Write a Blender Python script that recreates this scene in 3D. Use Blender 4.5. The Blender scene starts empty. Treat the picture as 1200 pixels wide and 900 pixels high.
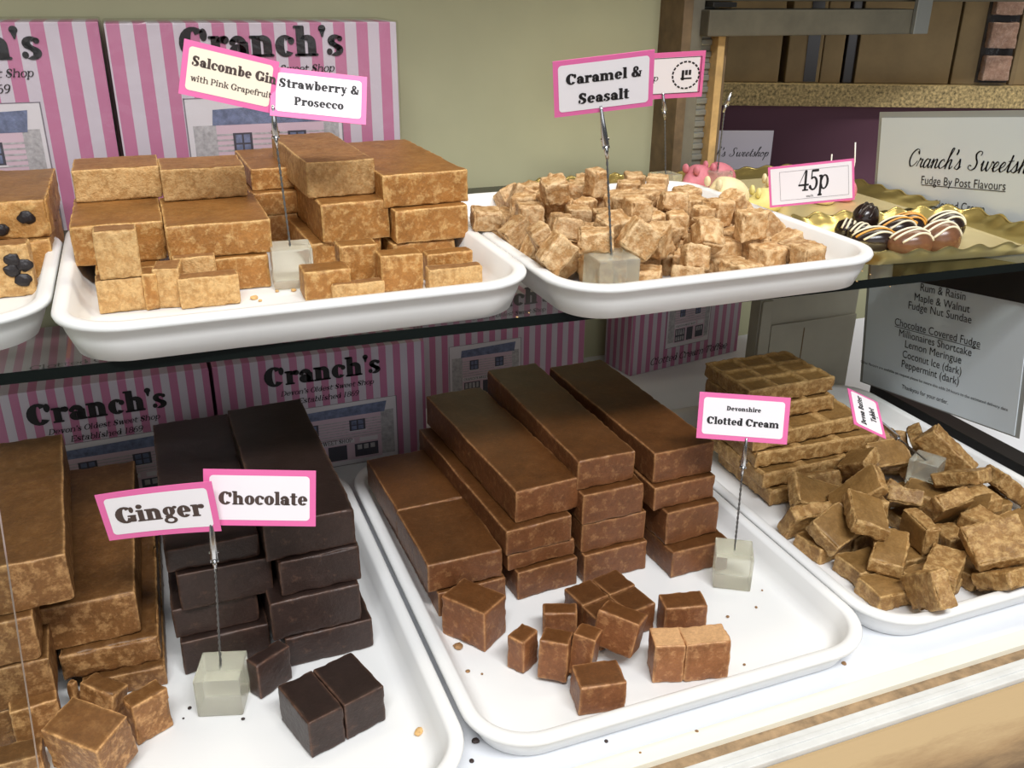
import bpy, bmesh, math, random
from mathutils import Vector, Matrix, Euler, noise
R = math.radians
sc = bpy.context.scene
col = sc.collection

# ------------------------------------------------------------------ camera
CAM = Vector((0.0, 0.0, 0.52)); FPX = 1084.2
_y, _p, _r = 0.3789066, 0.4121098, 0.0105690
_f = Vector((math.sin(_y)*math.cos(_p), math.cos(_y)*math.cos(_p), -math.sin(_p)))
_rt = Vector((math.cos(_y), -math.sin(_y), 0)); _up = _rt.cross(_f)
RT = math.cos(_r)*_rt + math.sin(_r)*_up; UP = -math.sin(_r)*_rt + math.cos(_r)*_up
cd = bpy.data.cameras.new('camera'); cam = bpy.data.objects.new('camera', cd); col.objects.link(cam)
cd.sensor_width = 36; cd.lens = FPX/1200*36; cd.clip_start = 0.01
cam.matrix_world = Matrix(((RT.x, UP.x, -_f.x, CAM.x), (RT.y, UP.y, -_f.y, CAM.y), (RT.z, UP.z, -_f.z, CAM.z), (0, 0, 0, 1)))
sc.camera = cam
# ------------------------------------------------------------------ light
vs = sc.view_settings
vs.view_transform = 'Standard'; vs.look = 'None'; vs.gamma = 1.0; vs.use_curve_mapping = False
vs.exposure = 0.05
w = bpy.data.worlds.new('shop_air'); sc.world = w; w.use_nodes = True
w.node_tree.nodes['Background'].inputs[0].default_value = (0.97, 0.98, 1.0, 1)
w.node_tree.nodes['Background'].inputs[1].default_value = 0.10
def area(name, loc, aim, sx, sy, power, colr):
    l = bpy.data.lights.new(name, 'AREA'); l.shape = 'RECTANGLE'; l.size = sx; l.size_y = sy
    l.energy = power; l.color = colr
    o = bpy.data.objects.new(name, l); col.objects.link(o); o.location = loc
    d = Vector(aim)-Vector(loc); o.rotation_euler = d.to_track_quat('-Z', 'Y').to_euler()
    return o
area('strip_light', (0.30, 0.82, 1.00), (0.30, 0.80, 0.0), 1.3, 0.07, 2.6, (1.0, 0.89, 0.72))
area('daylight', (0.10, -1.00, 2.45), (0.30, 0.60, 0.15), 2.0, 0.40, 88.0, (0.97, 0.98, 1.0))
area('front_fill', (0.1, -1.3, 0.75), (0.3, 0.7, 0.25), 2.4, 1.1, 11.0, (0.95, 0.97, 1.0))  # fill lamp added in front, standing for street daylight on upright faces
area('shop_lamp', (1.5, 1.0, 1.6), (1.1, 1.4, 0.3), 0.6, 0.6, 8.0, (1.0, 0.92, 0.76))

# ------------------------------------------------------------------ helpers
def ray(x, y):
    return _f + RT*((x-600)/FPX) - UP*((y-450)/FPX)
def P(x, y, z):
    d = ray(x, y); return CAM + d*((z-CAM.z)/d.z)
def PY(x, y, Y):
    d = ray(x, y); return CAM + d*((Y-CAM.y)/d.y)
def PX(x, y, X):
    d = ray(x, y); return CAM + d*((X-CAM.x)/d.x)
def lin(c):
    return tuple(((v/255)/12.92 if v/255 <= 0.04045 else ((v/255+0.055)/1.055)**2.4) for v in c) + (1.0,)
def tag(o, label=None, cat=None, group=None, kind=None):
    if label: o['label'] = label
    if cat: o['category'] = cat
    if group: o['group'] = group
    if kind: o['kind'] = kind
    return o
def link(name, me, m=None, parent=None):
    o = bpy.data.objects.new(name, me); col.objects.link(o)
    if m is not None:
        for q in (m if isinstance(m, (list, tuple)) else [m]): me.materials.append(q)
    if parent: o.parent = parent
    return o
def empty(name, loc, rot=(0, 0, 0), label=None, cat=None, group=None):
    o = bpy.data.objects.new(name, None); col.objects.link(o); o.location = loc; o.rotation_euler = rot
    o.empty_display_size = 0.01
    return tag(o, label, cat, group)
def bm_obj(name, bm, m=None, parent=None, smooth=False):
    me = bpy.data.meshes.new(name); bm.to_mesh(me); bm.free()
    if smooth:
        for p in me.polygons: p.use_smooth = True
    return link(name, me, m, parent)
def bx(bm, x0, x1, y0, y1, z0, z1, bev=0.0, mi=0):
    g = bmesh.ops.create_cube(bm, size=1.0)
    for v in g['verts']:
        v.co = Vector(((x0+x1)/2+v.co.x*(x1-x0), (y0+y1)/2+v.co.y*(y1-y0), (z0+z1)/2+v.co.z*(z1-z0)))
    fs = {f for v in g['verts'] for f in v.link_faces}
    for f in fs: f.material_index = mi
    if bev:
        es = list({e for v in g['verts'] for e in v.link_edges})
        bmesh.ops.bevel(bm, geom=es, offset=bev, segments=2, profile=0.6, affect='EDGES')
def tube(bm, pts, rad, n=8, cap=True):
    pts = [Vector(p) for p in pts]; rings = []
    t0 = (pts[1]-pts[0]).normalized(); a = t0.orthogonal().normalized()
    for i, p in enumerate(pts):
        t = (pts[min(i+1, len(pts)-1)]-pts[max(i-1, 0)]).normalized()
        a = (a - t*a.dot(t)).normalized(); b = t.cross(a)
        r = rad[i] if isinstance(rad, (list, tuple)) else rad
        rings.append([bm.verts.new(p + (a*math.cos(2*math.pi*k/n)+b*math.sin(2*math.pi*k/n))*r) for k in range(n)])
    for r0, r1 in zip(rings, rings[1:]):
        for k in range(n):
            bm.faces.new((r0[k], r0[(k+1) % n], r1[(k+1) % n], r1[k]))
    if cap:
        bm.faces.new(rings[0][::-1]); bm.faces.new(rings[-1])

# ------------------------------------------------------------------ materials
def mat(name):
    m = bpy.data.materials.new(name); m.use_nodes = True
    return m, m.node_tree, m.node_tree.nodes['Principled BSDF']
def N(nt, typ, **kw):
    n = nt.nodes.new(typ)
    for k, v in kw.items():
        if k in n.inputs: n.inputs[k].default_value = v
        else: setattr(n, k, v)
    return n
def noise_n(nt, scale, detail=4, rough=0.6, coord='Object'):
    tc = N(nt, 'ShaderNodeTexCoord'); n = N(nt, 'ShaderNodeTexNoise')
    n.inputs['Scale'].default_value = scale; n.inputs['Detail'].default_value = detail; n.inputs['Roughness'].default_value = rough
    nt.links.new(tc.outputs[coord], n.inputs['Vector']); return n
def ramp(nt, src, stops):
    r = N(nt, 'ShaderNodeValToRGB'); e = r.color_ramp.elements
    while len(e) < len(stops): e.new(0.5)
    for i, (p, c) in enumerate(stops):
        e[i].position = p; e[i].color = c if len(c) == 4 else (*c, 1)
    nt.links.new(src, r.inputs['Fac']); return r
def mixc(nt, fac, a, b, blend='MIX'):
    n = N(nt, 'ShaderNodeMix', data_type='RGBA', blend_type=blend)
    for s, k in ((fac, 0), (a, 6), (b, 7)):
        if hasattr(s, 'is_output'): nt.links.new(s, n.inputs[k])
        else: n.inputs[k].default_value = s
    return n.outputs[2]
def math_n(nt, op, a, b=0.0):
    n = N(nt, 'ShaderNodeMath', operation=op)
    for s, k in ((a, 0), (b, 1)):
        if hasattr(s, 'is_output'): nt.links.new(s, n.inputs[k])
        else: n.inputs[k].default_value = s
    return n.outputs[0]
def bump(nt, bsdf, src, strength=0.3, dist=0.001):
    b = N(nt, 'ShaderNodeBump'); b.inputs['Strength'].default_value = strength; b.inputs['Distance'].default_value = dist
    nt.links.new(src, b.inputs['Height']); nt.links.new(b.outputs[0], bsdf.inputs['Normal'])
def plain(name, c, rough=0.5, metal=0.0, spec=None, var=0.0, scale=60, bmp=0.0):
    m, nt, b = mat(name)
    b.inputs['Base Color'].default_value = lin(c); b.inputs['Roughness'].default_value = rough; b.inputs['Metallic'].default_value = metal
    if spec is not None: b.inputs['Specular IOR Level'].default_value = spec
    if var or bmp:
        n = noise_n(nt, scale)
        if var:
            d = lin([max(0, v*(1-var)) for v in c]); l = lin([min(255, v*(1+var*0.6)) for v in c])
            nt.links.new(ramp(nt, n.outputs['Fac'], [(0.3, d), (0.7, l)]).outputs[0], b.inputs['Base Color'])
        if bmp: bump(nt, b, n.outputs['Fac'], bmp)
    return m
def fudge(name, skin, body, pale, crumb, rough=0.5, grain=420, edge_amt=1.0, bmp=0.5, spec=0.4):
    """skin: smooth cast top; body: cut faces; pale: dry edges and crumbly patches (own colours of the sweet)"""
    m, nt, b = mat(name)
    ae = N(nt, 'ShaderNodeAttribute', attribute_name='edge'); ask = N(nt, 'ShaderNodeAttribute', attribute_name='skin')
    ar = N(nt, 'ShaderNodeAttribute', attribute_name='tone')
    n1 = noise_n(nt, 45, 5, 0.65); n2 = noise_n(nt, grain, 3, 0.7); n3 = noise_n(nt, 130, 4, 0.7)
    c = mixc(nt, ask.outputs['Fac'], lin(body), lin(skin))
    # mottling
    mot = ramp(nt, n1.outputs['Fac'], [(0.35, (0.80, 0.78, 0.75)), (0.68, (1.14, 1.14, 1.14))])
    c = mixc(nt, 1.0, c, mot.outputs[0], 'MULTIPLY')
    # dry pale crumbs on cut faces
    cr = ramp(nt, n3.outputs['Fac'], [(0.60-0.22*crumb, (0, 0, 0)), (0.74-0.16*crumb, (1, 1, 1))])
    inv = math_n(nt, 'SUBTRACT', 1.0, math_n(nt, 'MULTIPLY', ask.outputs['Fac'], 0.85))
    fac = math_n(nt, 'MULTIPLY', math_n(nt, 'MULTIPLY', cr.outputs[0], inv), min(1.0, 0.35+0.5*crumb))
    c = mixc(nt, fac, c, lin(pale))
    # pale edges
    en = math_n(nt, 'MULTIPLY', ae.outputs['Fac'], ramp(nt, n3.outputs['Fac'], [(0.32, (0.2, 0.2, 0.2)), (0.62, (1, 1, 1))]).outputs[0])
    c = mixc(nt, math_n(nt, 'MULTIPLY', en, edge_amt), c, lin(pale))
    sp = ramp(nt, n2.outputs['Fac'], [(0.35, (0.86, 0.85, 0.83)), (0.65, (1.10, 1.10, 1.10))])
    c = mixc(nt, 1.0, c, sp.outputs[0], 'MULTIPLY')
    tn = N(nt, 'ShaderNodeCombineColor')
    for k in range(3): nt.links.new(ar.outputs['Fac'], tn.inputs[k])
    c = mixc(nt, 1.0, c, tn.outputs[0], 'MULTIPLY')
    nt.links.new(c, b.inputs['Base Color'])
    b.inputs['Roughness'].default_value = rough; b.inputs['Specular IOR Level'].default_value = spec
    h = math_n(nt, 'ADD', math_n(nt, 'MULTIPLY', n2.outputs['Fac'], 0.35), n3.outputs['Fac'])
    h = math_n(nt, 'MULTIPLY', h, math_n(nt, 'SUBTRACT', 1.0, math_n(nt, 'MULTIPLY', ask.outputs['Fac'], 0.7)))
    bump(nt, b, h, bmp, 0.002)
    return m
def stripes(name, axis, period, pink=(180, 112, 144), white=(192, 182, 192), phase=0.0):
    m, nt, b = mat(name)
    tc = N(nt, 'ShaderNodeTexCoord'); s = N(nt, 'ShaderNodeSeparateXYZ'); nt.links.new(tc.outputs['Object'], s.inputs[0])
    f = math_n(nt, 'FRACT', math_n(nt, 'ADD', math_n(nt, 'DIVIDE', s.outputs[axis], period), phase+40.0))
    g = math_n(nt, 'GREATER_THAN', f, 0.5)
    nt.links.new(mixc(nt, g, lin(white), lin(pink)), b.inputs['Base Color']); b.inputs['Roughness'].default_value = 0.45
    return m
M = {}
M['tray'] = plain('white_plastic', (238, 238, 236), 0.32, spec=0.45)
M['crumb_pale'] = plain('pale_crumb', (214, 172, 112), 0.7, var=.15, scale=300)
M['crumb_brown'] = plain('brown_crumb', (150, 112, 72), 0.7, var=.2, scale=300)
M['crumb_dark'] = plain('dark_crumb', (52, 38, 34), 0.6)
M['counter'] = plain('counter_laminate', (226, 228, 232), 0.4)
M['cream'] = plain('cream_strip', (236, 232, 214), 0.5)
M['groove'] = plain('bare_wood_groove', (158, 132, 100), 0.8, var=0.2, scale=90, bmp=0.3)
M['rail'] = plain('white_rail', (214, 214, 210), 0.45, var=0.05, scale=30)
def weathered():
    m, nt, b = mat('weathered_sill'); b.inputs['Roughness'].default_value = 0.9
    tc = N(nt, 'ShaderNodeTexCoord'); mp = N(nt, 'ShaderNodeMapping'); mp.inputs['Scale'].default_value = (9, 45, 45)
    n = N(nt, 'ShaderNodeTexNoise'); n.inputs['Scale'].default_value = 1.0; n.inputs['Detail'].default_value = 6; n.inputs['Roughness'].default_value = 0.7
    nt.links.new(tc.outputs['Object'], mp.inputs[0]); nt.links.new(mp.outputs[0], n.inputs['Vector'])
    s = N(nt, 'ShaderNodeSeparateXYZ'); nt.links.new(tc.outputs['Object'], s.inputs[0])
    worn = math_n(nt, 'ADD', math_n(nt, 'MULTIPLY', math_n(nt, 'SUBTRACT', 0.372, s.outputs[1]), 14.0), math_n(nt, 'MULTIPLY', n.outputs['Fac'], 0.9))
    nt.links.new(ramp(nt, worn, [(0.35, lin((186, 160, 120))), (0.62, lin((160, 132, 96))), (0.9, lin((104, 84, 64)))]).outputs[0], b.inputs['Base Color'])
    bump(nt, b, n.outputs['Fac'], 0.5); return m
M['sill'] = weathered()
M['wall'] = plain('olive_cream_paint', (174, 172, 138), 0.75, var=0.03, scale=6)
M['shade_mat'] = plain('plain_board', (170, 165, 145), 0.8)
M['pink'] = plain('pink_card', (232, 110, 168), 0.5)
M['card'] = plain('white_card', (240, 234, 236), 0.5)
M['card_cream'] = plain('cream_card', (246, 232, 208), 0.5)
M['ink'] = plain('black_ink', (26, 22, 24), 0.6)
M['ink_brown'] = plain('faded_ink', (74, 58, 52), 0.6)
M['steel'] = plain('polished_steel', (190, 190, 192), 0.22, 1.0)
M['wire'] = plain('twisted_wire', (132, 132, 132), 0.35, 1.0)
M['gold'] = plain('gold_foil', (228, 204, 128), 0.28, 0.92)
M['gold_floor'] = plain('gold_board', (226, 210, 160), 0.42, 0.55)
M['dark_choc'] = plain('dark_chocolate_shell', (38, 26, 22), 0.22, var=0.2, scale=80)
M['milk_choc'] = plain('milk_chocolate_shell', (112, 76, 54), 0.25, var=0.15, scale=80)
M['white_icing'] = plain('white_chocolate', (236, 226, 198), 0.35)
M['orange_icing'] = plain('orange_chocolate', (224, 160, 70), 0.35)
M['mouse_pink'] = plain('pink_sugar', (206, 120, 132), 0.6, var=0.05, scale=120)
M['mouse_white'] = plain('white_sugar', (236, 218, 172), 0.6, var=0.05, scale=120)
M['mouse_yellow'] = plain('yellow_sugar', (226, 214, 140), 0.6, var=0.05, scale=120)
M['string'] = plain('white_string', (240, 236, 225), 0.8)
M['raisin'] = plain('raisin_skin', (28, 20, 22), 0.45, bmp=0.8, scale=300)
M['sheet'] = plain('laminated_paper', (210, 219, 224), 0.22)
M['black'] = plain('black_plastic', (26, 24, 22), 0.4)
M['beam'] = plain('dark_painted_wood', (92, 86, 70), 0.7, var=0.12, scale=25)
M['post_brown'] = plain('brown_timber', (110, 90, 64), 0.7, var=0.2, scale=30)
M['post_grey'] = plain('grey_timber', (112, 106, 90), 0.7, var=0.1, scale=30)
M['pine'] = plain('pale_pine', (196, 160, 104), 0.65, var=0.15, scale=30)
M['mauve'] = plain('mauve_board', (98, 62, 76), 0.8)
M['kraft'] = plain('kraft_paper', (148, 126, 90), 0.8, var=0.08, scale=18)
M['kraft_dark'] = plain('dark_kraft_paper', (104, 80, 50), 0.8)  # darker brown kraft, used for the carton seam
M['label_dark'] = plain('dark_bag_window', (60, 56, 56), 0.2)
M['carton'] = plain('grey_carton', (150, 144, 128), 0.75, var=0.05, scale=12)
M['metal_end'] = plain('grey_metal', (150, 150, 142), 0.4, 0.6)
M['box_grey'] = plain('printed_grey', (206, 200, 204), 0.5)
M['house_wall'] = plain('printed_house_wall', (198, 172, 184), 0.5)
M['house_stone'] = plain('printed_stone', (170, 166, 168), 0.5, var=0.15, scale=200)
M['house_roof'] = plain('printed_slate', (104, 112, 140), 0.5, var=0.2, scale=160)
M['house_dark'] = plain('printed_window', (66, 64, 74), 0.5)
M['line'] = plain('printed_line', (120, 112, 120), 0.5)

def clear(name, tint, gloss=1.0, rough=0.03, ior=1.45, wrinkle=0.0):
    m, nt, b = mat(name); nt.nodes.remove(b); out = nt.nodes['Material Output']
    t = N(nt, 'ShaderNodeBsdfTransparent'); t.inputs[0].default_value = tint
    g = N(nt, 'ShaderNodeBsdfGlossy'); g.inputs['Roughness'].default_value = rough
    f = N(nt, 'ShaderNodeFresnel'); f.inputs['IOR'].default_value = ior
    mx = N(nt, 'ShaderNodeMixShader')
    ge = N(nt, 'ShaderNodeNewGeometry')   # the ray leaves the far face unbent, so only the near face mirrors
    nt.links.new(math_n(nt, 'MULTIPLY', math_n(nt, 'MULTIPLY', f.outputs[0], gloss), math_n(nt, 'SUBTRACT', 1.0, ge.outputs['Backfacing'])), mx.inputs[0])
    nt.links.new(t.outputs[0], mx.inputs[1]); nt.links.new(g.outputs[0], mx.inputs[2]); nt.links.new(mx.outputs[0], out.inputs[0])
    if wrinkle:
        n = noise_n(nt, 14, 3, 0.5); n.inputs['Distortion'].default_value = 1.5
        bb = N(nt, 'ShaderNodeBump'); bb.inputs['Strength'].default_value = wrinkle; bb.inputs['Distance'].default_value = 0.02
        nt.links.new(n.outputs['Fac'], bb.inputs['Height'])
        nt.links.new(bb.outputs[0], g.inputs['Normal']); nt.links.new(bb.outputs[0], f.inputs['Normal'])
    return m
M['glass'] = clear('clear_glass', (0.92, 0.94, 0.93, 1), 1.0, 0.03, 1.5)
M['pane'] = clear('clear_pane', (0.95, 0.97, 0.96, 1))
M['film'] = clear('cellophane', (0.95, 0.95, 0.95, 1), 0.8, 0.14, 1.4, 0.25)
M['glass_edge'] = plain('green_glass_edge', (16, 21, 19), 0.12, spec=0.5)
M['pane_edge'] = plain('bright_glass_edge', (212, 200, 190), 0.25)
def acrylic():
    m, nt, b = mat('frosted_acrylic')
    b.inputs['Base Color'].default_value = lin((246, 244, 228)); b.inputs['Roughness'].default_value = 0.2
    b.inputs['Transmission Weight'].default_value = 0.8; b.inputs['IOR'].default_value = 1.3
    return m
M['acrylic'] = acrylic()

# fudge kinds (skin, cut body, pale edge)
M['clotted'] = fudge('clotted_cream_fudge', (90, 55, 26), (114, 71, 42), (172, 126, 82), 0.3, 0.42, edge_amt=0.95, bmp=0.35)
M['clotted_rough'] = fudge('clotted_cream_fudge_rough', (176, 138, 98), (134, 88, 54), (196, 152, 106), 0.3, 0.45, edge_amt=0.95, bmp=0.5)
M['ginger'] = fudge('ginger_fudge', (100, 66, 33), (126, 85, 47), (198, 152, 100), 0.55, 0.45, edge_amt=0.9, bmp=0.5)
M['choc'] = fudge('chocolate_fudge', (42, 30, 26), (54, 39, 34), (120, 88, 70), 0.0, 0.4, edge_amt=0.6, bmp=0.35)
M['straw'] = fudge('strawberry_fudge', (134, 90, 42), (164, 112, 54), (220, 180, 118), 0.55, 0.5, edge_amt=0.9, bmp=0.6)
M['crumbly'] = fudge('crumbly_fudge', (134, 92, 52), (186, 142, 86), (214, 176, 120), 0.9, 0.6, edge_amt=0.6, bmp=0.9)
M['raisin_f'] = fudge('raisin_fudge', (130, 92, 48), (180, 130, 70), (216, 176, 114), 0.6, 0.5, edge_amt=0.8, bmp=0.7)
M['seasalt'] = fudge('sea_salt_fudge', (174, 130, 80), (178, 134, 84), (226, 194, 148), 0.85, 0.5, edge_amt=0.95, bmp=1.0)
M['tablet'] = fudge('butter_tablet', (136, 102, 56), (150, 112, 64), (204, 168, 112), 0.7, 0.5, edge_amt=0.8, bmp=0.8)

# ------------------------------------------------------------------ fudge block mesh
def block_mesh(dx, dy, dz, seed=0, res=0.0045, r=0.0013, warp=0.0006, rough=0.0003, chip=0.0012, tone=1.0, skin_top=True, score=None, taper=0.0):
    rnd = random.Random(seed); off = Vector((rnd.uniform(-50, 50), rnd.uniform(-50, 50), rnd.uniform(-50, 50)))
    h = Vector((dx/2, dy/2, dz/2)); bm = bmesh.new(); cache = {}
    ax = []
    for d in (dx, dy, dz):
        e = [-d/2, -d/2+r*0.55, -d/2+r*1.3, -d/2+r*1.3+0.0014]
        m_ = d/2-r*1.3-0.0014; k_ = max(2, min(56, round(2*m_/res)))
        ax.append(e[:3]+[-m_+2*m_*q/k_ for q in range(k_+1)]+[-x for x in e[:3]][::-1])
    n = [len(q)-1 for q in ax]
    def vert(i, j, k):
        key = (i, j, k)
        if key not in cache: cache[key] = bm.verts.new((ax[0][i], ax[1][j], ax[2][k]))
        return cache[key]
    for a in range(3):
        b, c = (a+1) % 3, (a+2) % 3
        for side in (0, n[a]):
            for i in range(n[b]):
                for j in range(n[c]):
                    q = []
                    for (di, dj) in ((0, 0), (1, 0), (1, 1), (0, 1)):
                        idx = [0, 0, 0]; idx[a] = side; idx[b] = i+di; idx[c] = j+dj; q.append(vert(*idx))
                    if side == 0: q.reverse()
                    bm.faces.new(q)
    le = bm.verts.layers.float.new('edge'); ls = bm.verts.layers.float.new('skin'); lt = bm.verts.layers.float.new('tone')
    inner = Vector([max(x-r, 0.0001) for x in h])
    for v in bm.verts:
        p = v.co.copy()
        d = sorted([h[i]-abs(p[i]) for i in range(3)])
        e = max(0.0, 1.0 - d[1]/0.0021)
        v[le] = e
        top = p.z > h.z-1e-5
        v[ls] = 1.0 if (top and skin_top and d[1] > 0.001) else 0.0
        v[lt] = tone
        q = Vector([max(-inner[i], min(inner[i], p[i])) for i in range(3)])
        dd = p-q
        nrm = dd.normalized() if dd.length > 0 else Vector((0, 0, 1))
        p = q + nrm*min(r, dd.length)
        w1 = noise.noise_vector(p*28+off)*warp
        a1 = noise.noise(p*95+off*1.3); a2 = noise.noise(p*260+off)
        smooth = 0.35 if v[ls] > 0.5 else 1.0
        p += w1 + nrm*(a1*rough*1.0+a2*rough*0.9)*smooth
        if e > 0:
            ch = max(0.0, noise.noise(p*130+off*2.1)-0.02)
            p -= nrm*ch*chip*3*e
        if taper: p.x *= 1-taper*(v.co.z/dz); p.y *= 1-taper*(v.co.z/dz)
        if score and top:
            sx, sy = score
            gx = abs(((v.co.x/dx+0.5)*sx) % 1.0 - 0.5); gy = abs(((v.co.y/dy+0.5)*sy) % 1.0 - 0.5)
            inx = 0.5-gx < 0.10 and abs(v.co.x) < h.x-0.006; iny = 0.5-gy < 0.10 and abs(v.co.y) < h.y-0.006
            if inx or iny or d[1] < 0.004: v[ls] = 0.0; v[le] = 0.75
            if not (inx or iny) and d[1] > 0.004: p.z -= 0.0018
        v.co = p
    me = bpy.data.meshes.new('fudge'); bm.to_mesh(me); bm.free()
    for f in me.polygons: f.use_smooth = True
    return me
SEED = [100]
def block(name, dims, loc, rot, m, label, cat='fudge', group=None, **kw):
    SEED[0] += 1
    kw.setdefault('seed', SEED[0])
    me = block_mesh(*dims, **kw); me.name = name
    o = link(name, me, M[m]); o.location = loc; o.rotation_euler = rot
    return tag(o, label, cat, group)
def bar(m, fl, fr, z0, h, length, label, yaw=0.0, dy=0.0, name='fudge_bar', group=None, width=None, **kw):
    """bar whose lower front edge runs between two points seen at height z0; it reaches back by length"""
    a, b = P(*fl, z0), P(*fr, z0); wd = width or (b-a).length
    mid = (a+b)/2; d = Vector((-math.sin(yaw), math.cos(yaw), 0))
    c = Vector((mid.x, mid.y+dy, z0+h/2)) + d*(length/2)
    kw.setdefault('tone', random.Random(SEED[0]).uniform(0.94, 1.05))
    return block(name, (wd, length, h), c, (0, 0, yaw), m, label, 'fudge bar', group, **kw)

# ------------------------------------------------------------------ lettering (own heavy slab letters built from strokes)
class Pen:
    def __init__(s, S=0.32): s.S = S; s.polys = []; s.k = S/0.32
    def R(s, x0, y0, x1, y1):
        c = min(0.05, abs(x1-x0)/3, abs(y1-y0)/3)
        s.polys.append([(x0+c, y0), (x1-c, y0), (x1, y0+c), (x1, y1-c), (x1-c, y1), (x0+c, y1), (x0, y1-c), (x0, y0+c)])
    def A(s, cx, cy, rx, ry, tx, ty, a0=0, a1=360):
        tx *= s.k; ty *= (0.35+0.75*s.k)
        n = max(4, int((a1-a0)/20)); o = []
        for i in range(n+1):
            t = R(a0+(a1-a0)*i/n); c, q = math.cos(t), math.sin(t)
            o.append(((cx+rx*c, cy+ry*q), (cx+(rx-tx)*c, cy+(ry-ty)*q)))
        for (p, q), (p2, q2) in zip(o, o[1:]): s.polys.append([p, p2, q2, q])
    def E(s, cx, cy, rx, ry):
        f = 0.6+0.4*s.k
        s.polys.append([(cx+rx*f*math.cos(2*math.pi*i/12), cy+ry*f*math.sin(2*math.pi*i/12)) for i in range(12)])
    def L(s, x0, y0, x1, y1, t):
        t *= (0.45+0.55*s.k)
        s.polys.append([(x0-t/2, y0), (x0+t/2, y0), (x1+t/2, y1), (x1-t/2, y1)])
    def st(s, x, y0, y1, top=True, bot=True, both=False):
        k = s.S
        s.R(x, y0, x+k, y1)
        if bot: s.R(x-0.11, y0, x+k+0.11, y0+0.13)
        if top: s.R(x-0.12, y1-0.14, x+k*0.6, y1)
        if both: s.R(x-0.11, y1-0.13, x+k+0.11, y1)
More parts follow.
